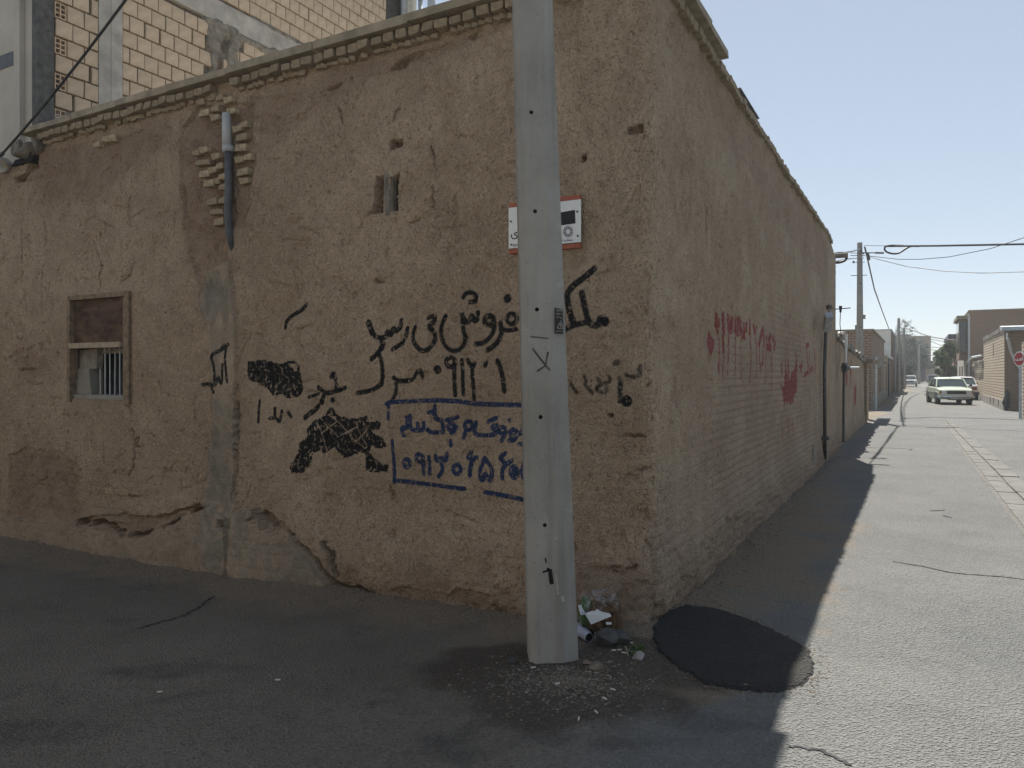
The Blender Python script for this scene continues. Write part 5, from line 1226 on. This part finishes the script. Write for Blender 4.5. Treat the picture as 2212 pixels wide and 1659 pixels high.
mb = MB(); mb.abox(60.6, 65.6, PR-.53, PR-.03, 2.7, 5.7); by = part('bay', mb, M['brick_b'], rb)
mb = MB(); mb.abox(60.56, 60.598, PR-.5, PR-.1, 3.3, 5.55); mb.abox(61, 65.2, PR-.57, PR-.532, 3.4, 5.5); part('glazing', mb, M['pane'], by)
mb = MB(); mb.abox(60.2, 66, PR-.72, PR+.1, 5.72, 5.98); part('bay_roof', mb, M['coping'], rb)
for a_ in (60, 66.5, 70.5): opening(rb, a_, a_+1.8, PR-.02, 0, 2.2, 'door', side=-1)
rgt = [(84, 98, 5.2, 'brick_b', 'dark roofed house half hidden behind the sunlit tree'), (98.2, 120, 3.6, 'brick_y', 'low sunlit house beyond the tree on the right'), (120.2, 150, 3.2, 'brick_o', 'low brick house near the far silver cars'), (182, 205, 4.2, 'brick_o', 'small far brick house right of the end building'), (206, 240, 4.8, 'brick_b', 'farthest small house at the vanishing end of the alley')]
for i, (a0_, a1_, h_, m_, lb) in enumerate(rgt):
    p_ = PR + (0, .1, .25, 1.2, -1.0)[i]; r = house_box('courtyard_house', a0_, a1_, p_, p_+9, h_, m_, lb, None, 'coping')
    for k in range(3): opening(r, a0_+2+k*4.3, a0_+4+k*4.3, p_, 0, 2.2, ('door', 'gate', 'white_wall')[k], side=-1, fm='white_wall')
    if i == 0: mb = MB(); mb.abox(a0_-.3, a1_, p_-.5, p_+9.2, h_+.1, h_+.5); part('roof', mb, M['gate'], r)
    if i == 2: mb = MB(); mb.tube([A(a0_+1, p_-.1, 0), A(a0_+1, p_-.1, 3.1)], .1, 6); part('down_pipe', mb, M['white_wall'], r)
sg = MB(); sg.box(A(160, PR+.4, 3.3), PX, AX, UP, 1.5, .2, 1.0); solo('shop_sign', sg, M['sign_white'], tuple(A(160, PR+1, 0)), 'small white board high on the far right side of the alley', 'sign')
# end building with gate
ea = 179; eb = empty('end_building', A(ea, 0, 0), 'tall brown building with a dark navy gate closing the far end of the alley', 'building')
p0, p1 = -9.5, 4.25
mb = MB(); mb.abox(ea, ea+12, p0, p1, -.3, 9.7); part('wall', mb, M['brick_b'], eb)
mb = MB(); mb.abox(ea-.08, ea-.001, -.1, 3.1, 0, 3.6); gg = part('gate', mb, M['gate'], eb)
for k in range(5): mb = MB(); mb.abox(ea-.12, ea-.081, -.06+k*.78, -.02+k*.78, 0, 3.58); part('gate_rib', mb, M['steel'], gg)
for z in (4.5, 7.3):
    for p_ in (-5.5, -2.2, 1.0):
        mb = MB(); mb.abox(ea-.03, ea-.002, p_, p_+1.7, z, z+1.5); ww = part('window', mb, M['pane'], eb); mb = MB()
        for (x0, x1, y0, y1) in ((p_-.08, p_, z-.08, z+1.58), (p_+1.7, p_+1.78, z-.08, z+1.58), (p_, p_+1.7, z-.08, z), (p_, p_+1.7, z+1.5, z+1.58)): mb.abox(ea-.08, ea-.031, x0, x1, y0, y1)
        part('frame', mb, M['steel'], ww)
for z in (7.0, 7.7, 5.4): mb = MB(); mb.abox(ea-1.0, ea-.1, -3+random.uniform(-1, 0), 1.4+random.uniform(-1, .5), z, z+.12); part('balcony_slab', mb, M['render'], eb)
mb = MB(); mb.abox(ea-.15, ea+12, p0-.1, p1+.1, 9.702, 9.9); mb.abox(ea+.5, ea+4, -4, .5, 9.9, 10.3); part('roof', mb, M['coping'], eb)

# ================================================================== TREES
def leaves(mb, c, r, n, s, rr, sq=(1, 1, 1)):
    for _ in range(n):
        d = Vector((rr.gauss(0, 1), rr.gauss(0, 1), rr.gauss(0, 1))).normalized()*r*rr.random()**.45
        p = c + Vector((d.x*sq[0], d.y*sq[1], d.z*sq[2])); a = Vector((rr.gauss(0, 1), rr.gauss(0, 1), rr.gauss(0, 1))).normalized(); b = a.orthogonal().normalized(); k = s*rr.uniform(.6, 1.4)
        mb.face([p-a*k, p+b*k*.5, p+a*k, p-b*k*.5])
def tree(name, pos, h, crown, label, m, seed, n=2600, s=.16, clumps=22, trunk=.16, base=.35, group=None):
    rr = random.Random(seed); r = empty(name, pos, label, 'tree', group); pos = Vector(pos)
    tb = MB(); tp = pos + UP*h*.62; tb.tube([pos - UP*.2, pos + UP*h*.3 + Vector((.05*h*rr.uniform(-1, 1), 0, 0)), tp], [trunk, trunk*.75, trunk*.3], 8)
    cb = MB()
    for i in range(clumps):
        an = rr.uniform(0, 2*math.pi); q = rr.random()**.5; z = rr.uniform(base, .95); wz = math.sin(math.pi*min(1, (z-base)/(1-base)*.85+.15))
        c = pos + Vector((math.cos(an)*crown*q*wz, math.sin(an)*crown*q*wz, h*z)); leaves(cb, c, crown*rr.uniform(.22, .42), n//clumps, s, rr, (1, 1, .7))
        if i % 2 == 0: tb.tube([pos + UP*h*rr.uniform(.25, .5), c], [trunk*.35, trunk*.1], 5)
    part('trunk', tb, M['bark'], r); part('crown', cb, M[m], r)
    return r
q = A(Pa(2055, PR-.9), PR-.9); tree('street_tree', tuple(A(78.5, 4.15)), 4.7, 1.35, 'sunlit green street tree on the right side of the alley', 'leaf', 3, 3400, .17, 26, .14, .28)
q = A(Pa(2046, 4.2), 4.2); tree('street_tree', tuple(A(90, 4.2)), 4.0, 1.2, 'smaller green tree behind the sunlit one on the right', 'leaf', 8, 1600, .2, 16, .14, .3)
tree('shade_tree', tuple(A(146, .4)), 8.2, 3.4, 'wide dark tree before the end building left of its gate', 'leaf_dark', 4, 3600, .3, 26, .25, .25)
tree('shade_tree', tuple(A(160, 2.4)), 6.0, 2.6, 'dark tree hanging over the top of the navy gate', 'leaf_dark', 5, 2200, .28, 20, .22, .5)
tree('shade_tree', tuple(A(113, -.4)), 6.4, 1.9, 'dark tree beside the parked white car behind the twin poles', 'leaf_dark', 6, 2600, .24, 22, .22, .2)
def conifer(pos, h, label, seed):
    rr = random.Random(seed); r = empty('pine_tree', pos, label, 'tree'); pos = Vector(pos); tb = MB(); tb.tube([pos, pos+UP*h], [.16, .03], 7); part('trunk', tb, M['bark'], r); cb = MB()
    for i in range(34):
        z = h*(.35 + .65*i/34); an = i*2.4; ln = (1-z/h)*2.6 + .55; dirv = Vector((math.cos(an), math.sin(an), .35)).normalized()
        for k in range(26):
            t = rr.random()**.7; p = pos + UP*z + dirv*ln*t + Vector((rr.gauss(0, .1), rr.gauss(0, .1), rr.gauss(0, .1))); d_ = (dirv*.6 + Vector((rr.gauss(0, .5), rr.gauss(0, .5), rr.gauss(.2, .4)))).normalized()*.26; b = d_.orthogonal().normalized()*.05
            cb.face([p-b, p+b, p+d_])
    part('crown', cb, M['needle'], r)
conifer(tuple(A(99, .25)), 8.2, 'spiky pine top showing around the twin poles', 2)
conifer(tuple(A(106, -.6)), 7.4, 'shorter pine behind the twin poles on the left', 9)
bs = MB(); rr = random.Random(1); leaves(bs, A(66, 2.75, .95), .42, 420, .07, rr, (1, 1, 1.2)); solo('shrub', bs, M['leaf_dark'], tuple(A(66, 2.75, 0)), 'small dark rounded shrub behind the parked cars', 'shrub')

# ================================================================== CARS
def car(name, loc, heading, label, body, kind='sedan', group=None):
    r = empty(name, loc, label, 'car', group, True, heading); bm = M[body]
    Lh, wd = 2.17, .80
    # stations: x (front +), half width, bottom z, mid z, shoulder z, crown z
    if kind == 'sedan': st = [(2.17, .70, .40, .55, .74, .76), (2.1, .76, .32, .55, .79, .81), (1.6, .79, .27, .56, .85, .885), (1.0, .80, .25, .57, .88, .93), (.1, .805, .25, .58, .90, .93), (-.9, .805, .25, .58, .91, .93), (-1.5, .79, .27, .58, .90, .93), (-2.05, .76, .33, .57, .86, .88), (-2.15, .70, .42, .57, .80, .82)]
    else: st = [(1.78, .70, .36, .52, .70, .72), (1.7, .76, .28, .52, .76, .78), (1.2, .79, .26, .55, .86, .88), (.8, .80, .25, .57, .90, .92), (0, .80, .25, .58, .92, .94), (-1.2, .80, .26, .58, .93, .95), (-1.68, .78, .30, .58, .93, .95), (-1.76, .74, .38, .56, .90, .92)]
    mb = MB(); rows = []
    for x, w_, z0, zm_, zs, zc_ in st: rows.append([(x, -w_*.88, z0), (x, -w_, z0+.12), (x, -w_*1.01, zm_), (x, -w_*.985, zs-.03), (x, -w_*.93, zs), (x, -w_*.5, zc_), (x, 0, zc_+.008), (x, w_*.5, zc_), (x, w_*.93, zs), (x, w_*.985, zs-.03), (x, w_*1.01, zm_), (x, w_, z0+.12), (x, w_*.88, z0)])
    for a_, b_ in zip(rows[:-1], rows[1:]):
        for k in range(12): mb.face([a_[k], b_[k], b_[k+1], a_[k+1]])
        mb.face([a_[12], b_[12], b_[0], a_[0]])
    mb.face(rows[0]); mb.face(rows[-1][::-1]); part('body', mb, bm, r)
    # cabin: belt, roof edge
    if kind == 'sedan': cx_ = [(1.02, .92), (.42, 1.36), (-.95, 1.38), (-1.55, .92)]
    else: cx_ = [(.98, .92), (.42, 1.37), (-1.05, 1.39), (-1.66, .93)]
    bw, rw = .735, .60
    zr = cx_[1][1]; P_ = lambda i, w_: (cx_[i][0], w_, cx_[i][1])
    roof = MB(); hh = .055
    xs = [cx_[1][0]+.06, cx_[1][0]-.15, -.3, cx_[2][0]+.2, cx_[2][0]-.08]; zs = [zr-.02, zr+.03, zr+.06, zr+.05, zr+.0]
    rr_ = [[(x, -rw-.02, z-.05), (x, -rw*.9, z), (x, 0, z+.02), (x, rw*.9, z), (x, rw+.02, z-.05)] for x, z in zip(xs, zs)]
    for a_, b_ in zip(rr_[:-1], rr_[1:]):
        for k in range(4): roof.face([a_[k], b_[k], b_[k+1], a_[k+1]])
    roof.face([q_ for q_ in rr_[0]] ); part('roof', roof, bm, r, True)
    pl_ = MB()
    for s_ in (-1, 1):
        for (x0, z0, x1, z1) in ((cx_[0][0], .90, cx_[1][0]+.04, zr), (-.22, .91, -.28, zr+.01), (cx_[3][0]+.05, .91, cx_[2][0]-.05, zr)):
            pl_.tube([(x0, s_*bw, z0), (x1, s_*(rw+.012), z1-.01)], .028, 6)
    part('pillars', pl_, bm, r)
    def pane(nm, q4, inset=0): g = MB(); g.face(q4); part(nm, g, M['glass'], r)
    pane('windscreen', [(cx_[0][0]-.02, -bw+.03, .93), (cx_[0][0]-.02, bw-.03, .93), (cx_[1][0]+.02, rw-.02, zr-.02), (cx_[1][0]+.02, -rw+.02, zr-.02)])
    pane('rear_window', [(cx_[3][0]+.02, bw-.03, .94), (cx_[3][0]+.02, -bw+.03, .94), (cx_[2][0]-.02, -rw+.02, zr), (cx_[2][0]-.02, rw-.02, zr)])
    for s_ in (-1, 1):
        pane('side_window', [(cx_[0][0]-.06, s_*(bw-.004), .92), (-.2, s_*(bw-.004), .92), (-.26, s_*rw, zr-.0), (cx_[1][0]+.02, s_*rw, zr-.01)]); pane('side_window', [(-.26, s_*(bw-.004), .92), (cx_[3][0]+.08, s_*(bw-.004), .92), (cx_[2][0]-.0, s_*rw, zr), (-.3, s_*rw, zr)])
        g = MB(); g.box((-.16, s_*.815-.004, .70), (1, 0, 0), (0, 1, 0), UP, .16, .012, .03); part('door_handle', g, M['chrome'], r)
        g = MB(); g.tube([(.74, s_*.78, .93), (.74, s_*.92, .99)], .02, 5); g.box((.70, s_*.92-.06, .95), (1, 0, 0), (0, 1, 0), UP, .06, .12, .1); part('wing_mirror', g, M['plastic'], r)
        g = MB(); g.tube([(-2.0 if kind == 'sedan' else -1.6, s_*.808, .60), (0, s_*.818, .62), (2.0 if kind == 'sedan' else 1.6, s_*.795, .60)], .012, 4); part('side_trim', g, M['chrome' if kind == 'sedan' else 'plastic'], r)
    for s_ in (-.36, .36): st_ = MB(); st_.box((.0, s_-.24, .5), (1, 0, 0), (0, 1, 0), UP, .16, .48, .72); st_.box((.02, s_-.11, 1.22), (1, 0, 0), (0, 1, 0), UP, .1, .22, .14); part('seat', st_, M['seat'], r)
    st_ = MB(); st_.box((-1.0, -.6, .5), (1, 0, 0), (0, 1, 0), UP, .16, 1.2, .62); part('rear_seat', st_, M['seat'], r); st_ = MB(); st_.box((.85, -.66, .6), (1, 0, 0), (0, 1, 0), UP, .2, 1.32, .3); part('dashboard', st_, M['seat'], r)
    fx = st[0][0]; rx = st[-1][0]; wx = (1.32, -1.22) if kind == 'sedan' else (1.12, -1.15)
    for x in wx:
        for s_ in (-1, 1):
            g = MB(); g.tube([(x, s_*.83, .30), (x, s_*.63, .30)], .305, 20); wl = part('wheel', g, M['rubber'], r)
            g = MB(); g.tube([(x, s_*.838, .30), (x, s_*.80, .30)], .17, 14); part('rim', g, M['chrome'], wl)
            g = MB(); g.tube([(x, s_*.812, .34), (x, s_*.70, .34)], .36, 20); part('wheel_arch', g, M['plastic'], r)  # dark disc painting the shaded wheel well
    # front end
    g = MB(); g.box((fx-.02, -.44, .56), (1, 0, 0), (0, 1, 0), UP, .035, .88, .16); part('grille', g, M['plastic'], r)
    g = MB()
    for k in range(4): g.box((fx+.015, -.43, .58+k*.036), (1, 0, 0), (0, 1, 0), UP, .008, .86, .007)
    part('grille_bars', g, M['steel'], r)
    for s_ in (-1, 1):
        g = MB(); g.box((fx-.02, s_*.56-.115, .56), (1, 0, 0), (0, 1, 0), UP, .035, .23, .16); part('headlight', g, M['lens'], r)
        g = MB(); g.box((fx-.045, s_*.73-.05, .56), (1, 0, 0), (0, 1, 0), UP, .045, .10, .16); part('indicator', g, M['amber'], r)
        g = MB(); zt = .60 if kind == 'sedan' else .62; g.box((rx-.02, s_*.60-.14, zt), (1, 0, 0), (0, 1, 0), UP, .06, .28, .19); part('tail_light', g, M['tail'], r)
    bmat = M['chrome' if kind == 'sedan' else 'plastic']; zb = .42
    for x, sg in ((fx, 1), (rx, -1)):
        g = MB(); g.tube([(x-sg*.28, -.83, zb), (x+sg*.03, -.78, zb), (x+sg*.07, -.4, zb), (x+sg*.075, .4, zb), (x+sg*.03, .78, zb), (x-sg*.28, .83, zb)], .055 if kind == 'sedan' else .085, 8); part('bumper', g, bmat, r)
        g = MB(); pz = .31 if kind == 'sedan' or sg > 0 else .70; g.box((x+sg*.06-.006, -.26, pz), (1, 0, 0), (0, 1, 0), UP, .012, .52, .11); pt = part('number_plate', g, M['plate'], r)
        g = MB()
        for k in range(7):
            if k == 2: continue
            y = -.2 + k*.06; xx = x+sg*.0685; f_ = lambda u_, v_: (xx, sg*u_, pz+v_); ribbon(g, [(y, .03), (y, .085), (y+.028, .085), (y+.028, .03)] if k % 2 else [(y, .03), (y+.02, .085)], .012, f_)
        part('plate_characters', g, M['ink'], pt)
    if kind == 'hatch':
        g = MB(); g.box((rx-.035, -.62, .30), (1, 0, 0), (0, 1, 0), UP, .05, 1.24, .22); part('rear_apron', g, M['plastic'], r)
    return r
HA = ALLEY_ROT
q = A(42.2, 3.02); car('sedan_car', (q.x, q.y, gh(q.x, q.y)), HA + math.pi + math.radians(8), 'pale green old boxy sedan parked facing the camera', 'car_green')
q = A(50.4, 3.98); car('hatchback_car', (q.x, q.y, gh(q.x, q.y)), HA + math.radians(1), 'white hatchback seen from behind past the pale green sedan', 'car_white', 'hatch')
q = A(103.5, .75); car('sedan_car', (q.x, q.y, 0), HA + math.pi, 'white car parked on the left by the far twin poles', 'car_white')
q = A(160, 4.1); car('sedan_car', (q.x, q.y, 0), HA, 'silver car parked at the far end of the alley on the right', 'car_silver')
q = A(170, 4.2); car('hatchback_car', (q.x, q.y, 0), HA, 'small white car just beyond the far silver one', 'car_white', 'hatch')

# ================================================================== LITTER AT THE FOOT OF THE POLE
def gp3(px, py, dz=0): p = Gp(px, py); p.z = gh(p.x, p.y) + dz; return p
kq = lambda x, y: (2250/1.8445 + x*400/1896/1.8445, 2350/1.8445 + y*400/1896/1.8445)
def stone(x, y, r, sc, m, seed, label, cat='stone', rz=0, name='stone'):
    p = gp3(*kq(x, y)); o_ = link(name, rock(name, M[m], r, sc, seed)); o_.location = p + UP*r*sc[2]*.6; o_.rotation_euler.z = rz; tag(o_, label, cat); return o_
stone(810, 1060, .085, (1.05, .8, .72), 'stone_dark', 2, 'dark angular stone in front of the rubbish bag', rz=.3)
stone(1050, 1010, .082, (1.15, .8, .7), 'stone_dark', 5, 'dark stone between the rubbish bag and the wall corner', rz=-.5)
stone(1400, 1345, .048, (1, .8, .62), 'stone_grey', 7, 'smooth pale grey stone on the dirt right of the pole', rz=.4)
stone(595, 1570, .05, (1.1, .9, .5), 'shard', 9, 'flat brown shard lying just right of the pole foot', 'shard', name='shard')
stone(420, 1500, .03, (1.3, .8, .5), 'shard', 12, 'small brown chip beside the right side of the pole foot', 'shard', name='shard')
q = gp3(1112, 1445); mb = MB(); mb.box((q.x-.03, q.y, q.z+.004), Vector((1, .2, 0)).normalized(), Vector((-.2, 1, 0)).normalized(), UP, .045, .07, .006); solo('litter_card', mb, M['stone_dark'], tuple(q), 'dark flat card lying on the dirt left of the pole', 'litter')
# clear plastic bag of scraps with white card on top
bp = gp3(*kq(690, 940)); bp.y += .10
bag = empty('rubbish_bag', tuple(bp), 'clear plastic rubbish bag of brown scraps with white card on top, right of the pole', 'rubbish bag')
import bmesh
def blob(name, c, rx, ry, rz_, m, seed, amp=.18, flat=True, parent=bag, sub=4):
    bm = bmesh.new(); bmesh.ops.create_icosphere(bm, subdivisions=sub, radius=1)
    for v in bm.verts:
        p = v.co; k = 1 + amp*2*float(fbm(np.array(p.x*2.2+p.z), np.array(p.y*2.2-p.z*1.3), 4, seed)); e = .62      # pushed towards a box
        bx = Vector([math.copysign(abs(t)**e, t) for t in p]); v.co = Vector((bx.x*rx*k, bx.y*ry*k, max(bx.z*rz_*k, -rz_*.9)))
    bm2 = bpy.data.meshes.new(name); bm.to_mesh(bm2); bm.free(); bm2.materials.append(M[m]); bm2.polygons.foreach_set('use_smooth', [False]*len(bm2.polygons))
    o_ = link(name, bm2, parent, tuple(Vector(c) - Vector(ROOT[parent.name]))); return o_
blob('scraps', bp + Vector((.03, .005, .10)), .108, .09, .108, 'bread', 3, .3)
blob('film', bp + Vector((.0, .02, .165)), .105, .085, .085, 'film', 6, .3)
blob('green_wrapper', bp + Vector((-.085, .01, .12)), .035, .05, .09, 'green_film', 8, .25)
bd = lambda x, y, dy: Vector(((kq(x, y)[0]-CX)/FPX*(bp.y+dy), bp.y+dy, EYE-(kq(x, y)[1]-HY)/FPX*(bp.y+dy)))
mb = MB(); mb.prism([bd(385, 460, -.105), bd(500, 655, -.125), bd(880, 500, -.10), bd(745, 330, -.03)], (0, .004, .003)); part('card', mb, M['paper'], bag)
mb = MB(); mb.prism([bd(430, 440, -.07), bd(720, 345, -.02), bd(640, 320, .02), bd(440, 350, -.02)], (0, .003, .003)); part('pink_card', mb, M['pink'], bag)
mb = MB(); mb.prism([bd(255, 300, -.05), bd(385, 270, 0), bd(385, 140, .02), bd(415, 170, .02), bd(490, 270, .03), bd(700, 300, .05), bd(430, 340, -.0), bd(380, 470, -.06), bd(300, 480, -.09)], (0, .003, .002)); part('torn_film', mb, M['paper'], bag)
mb = MB(); mb.prism([bd(775, 615, -.115), bd(885, 615, -.11), bd(885, 655, -.113), bd(790, 660, -.117)], (0, .004, 0)); part('paper_slip', mb, M['paper'], bag)
# torn lilac tube
tq0 = gp3(*kq(240, 840)); tq1 = gp3(*kq(470, 1010)); mb = MB(); n_ = 14
tu = empty('plastic_tube', tuple(tq1), 'torn pale lilac plastic tube lying between the pole and the rubbish bag', 'litter')
d_ = (tq1-tq0).normalized(); a_ = tq0 - d_*.02 + UP*.035; b_ = tq1 + UP*.03
mb.tube([a_, b_], [.034, .028], n_, cap=False); part('tube', mb, M['tube'], tu, True)
mb = MB(); mb.tube([a_+d_*.01, b_-d_*.006], [.027, .022], n_, cap=True); part('hollow', mb, M['black'], tu)  # black core painting the dark inside of the tube
mb = MB(); mb.prism([b_ + Vector((.03, .0, .0)), b_ + Vector((.075, -.03, -.025)), b_ + Vector((.055, -.0, .012)), b_ + Vector((.035, .03, .02))], (0, .004, .003)); mb.prism([a_ + Vector((.0, -.04, .02)), a_ + Vector((.09, -.05, -.01)), a_ + Vector((.12, -.02, .03)), a_ + Vector((.04, .0, .05))], (0, .004, .004)); part('flap', mb, M['tube'], tu)
# cigarette ends
CIG = ['cigarette end right of the pole foot, beside the flat brown shard', 'cigarette end just left of the smooth grey stone', 'short bent cigarette end below the smooth grey stone', 'cigarette end touching the dirt right of the grey stone',
       'cigarette end close behind the smooth grey stone by the wall corner', 'slanted white cigarette end at the right rim of the husk litter', 'steep white cigarette end at the lower rim of the husk litter', 'upright white cigarette end nearest the bottom of the photo', 'cigarette end among the husks straight below the pole',
       'cigarette end by the left side of the pole foot', 'cigarette end between the husk litter and the black patch', 'long white cigarette end farthest left on the shaded street', 'cigarette end alone in the middle of the shaded street']
for i, (x, y, an) in enumerate(((1326, 1411, .1), (1338, 1409, .2), (1348, 1416, -.5), (1366, 1412, .1), (1364, 1390, -.2), (1306, 1517, -.9), (1288, 1543, -1.2), (1250, 1556, 1.4), (1204, 1490, .3), (1152, 1454, .4), (1324, 1498, -.7), (345, 1482, .15), (600, 1463, .1))):
    q = gp3(x, y, .006); d_ = Vector((math.cos(an), math.sin(an), 0))*.013; mb = MB(); mb.tube([q-d_, q+d_], .0045, 7); solo('cigarette_end', mb, M['butt'], tuple(q), CIG[i], 'cigarette end', 'cigarette ends on the ground')
q = gp3(1608, 1483, .008); o_ = link('dry_leaf', rock('dry_leaf', M['leafy'], .03, (1, .7, .25), 3)); o_.location = q; tag(o_, 'small yellow dry leaf on the fresh black asphalt patch', 'leaf')
# fine litter: husks and chips, gravel crumbs
def scatter(name, n, fn, size, m, label, cat, seed):
    rr = random.Random(seed); mb = MB()
    for _ in range(n):
        x, y = fn(rr); z = gh(x, y); s = size*rr.uniform(.5, 1.5); an = rr.uniform(0, 6.28); ex = Vector((math.cos(an), math.sin(an), rr.uniform(-.3, .3))).normalized(); ey = ex.cross(UP).normalized(); o = Vector((x, y, z+.001)); h_ = s*rr.uniform(.15, .5); l_ = s*rr.uniform(.35, .8)
        a, b, c, d = o - ex*s, o - ey*l_, o + ex*s, o + ey*l_; t = o + UP*h_
        for f in ((a, b, t), (b, c, t), (c, d, t), (d, a, t)): mb.face(list(f))
    return solo(name, mb, M[m], (0, 0, 0), label, cat, kind='stuff')
def ring(rr):
    while True:
        t = rr.uniform(0, 6.28); q = abs(rr.gauss(0, .5)); x = .30 + math.cos(t)*.52*q; y = 3.80 + math.sin(t)*.36*q
        if AL(x, y)[0] < -.03 and math.hypot(x-.22, y-4.12) > .13: return x, y
def foot_line(rr):
    u_ = rr.uniform(-.1, 7); o_ = abs(rr.gauss(0, .25)) + .1; p = W(u_, 0, o_); return p.x, p.y
def alley_foot(rr): p = A(rr.uniform(.4, 11), abs(rr.gauss(0, .12))+.06); return p.x, p.y
def patch_edge(rr): p = po[rr.randrange(len(po))].lerp(po[rr.randrange(len(po))], rr.random()**2*.3) ; return p.x + rr.gauss(0, .05), p.y + rr.gauss(0, .05)
scatter('husks', 460, ring, .008, 'butt', 'pale seed husks and wood chips strewn round the pole foot', 'litter', 1).data.materials[0] = M['dado']
scatter('chips', 2200, ring, .010, 'chips', 'dark soil crumbs and chips round the pole foot', 'litter', 2)
scatter('wall_crumbs', 1500, foot_line, .014, 'shard', 'mud crumbs fallen along the foot of the street wall', 'crumbs', 3)
scatter('alley_crumbs', 900, alley_foot, .014, 'shard', 'mud crumbs fallen along the foot of the alley wall', 'crumbs', 4)
scatter('gravel', 420, patch_edge, .008, 'slab', 'loose grit on and round the black asphalt patch', 'grit', 5)
def street(rr): return rr.uniform(-4.2, 1.6), rr.uniform(3.0, 6.2)
scatter('patch_crumbs', 700, patch_edge, .009, 'chips', 'dark asphalt crumbs round the edge of the black patch', 'grit', 15)
scatter('street_grit', 160, street, .008, 'slab', 'scattered pale grit on the shaded street', 'grit', 6)
wb = MB(); rr = random.Random(4)
for c in (gp3(*kq(1270, 1240)), gp3(*kq(1330, 1130)), gp3(*kq(1450, 1150))): leaves(wb, c + UP*.012, .03, 26, .012, rr, (1, 1, .5))
solo('weed', wb, M['weed'], tuple(gp3(*kq(1300, 1180))), 'tiny green weeds beside the pale grey stone', 'weed', kind='stuff')
mb = MB(); mb.tube([gp3(*kq(1140, 1110), .01), gp3(*kq(1175, 1200), .012), gp3(*kq(1195, 1300), .006)], .004, 5); solo('twig', mb, M['wood_pale'], tuple(gp3(*kq(1175, 1200))), 'thin pale twig on the dirt left of the grey stone', 'twig')

# ================================================================== AIR
hz_m = bpy.data.materials.new('haze_air'); hz_m.use_nodes = True; t_ = hz_m.node_tree; t_.nodes.remove(t_.nodes['Principled BSDF'])
pv = t_.nodes.new('ShaderNodeVolumePrincipled'); pv.inputs['Color'].default_value = (.86, .91, .96, 1); pv.inputs['Density'].default_value = .0008; pv.inputs['Anisotropy'].default_value = .35
t_.links.new(pv.outputs[0], t_.nodes['Material Output'].inputs['Volume'])
xa, xb, ya, yb = float(gx[0])-5, float(gx[-1])+5, float(gy[0])-5, float(gy[-1])+5
mb = MB(); mb.box((xa, ya, float(GZ.min())-1.2), (1, 0, 0), (0, 1, 0), UP, xb-xa, yb-ya, 12.6)
link('haze', mb.mesh('haze', hz_m), kind='stuff')
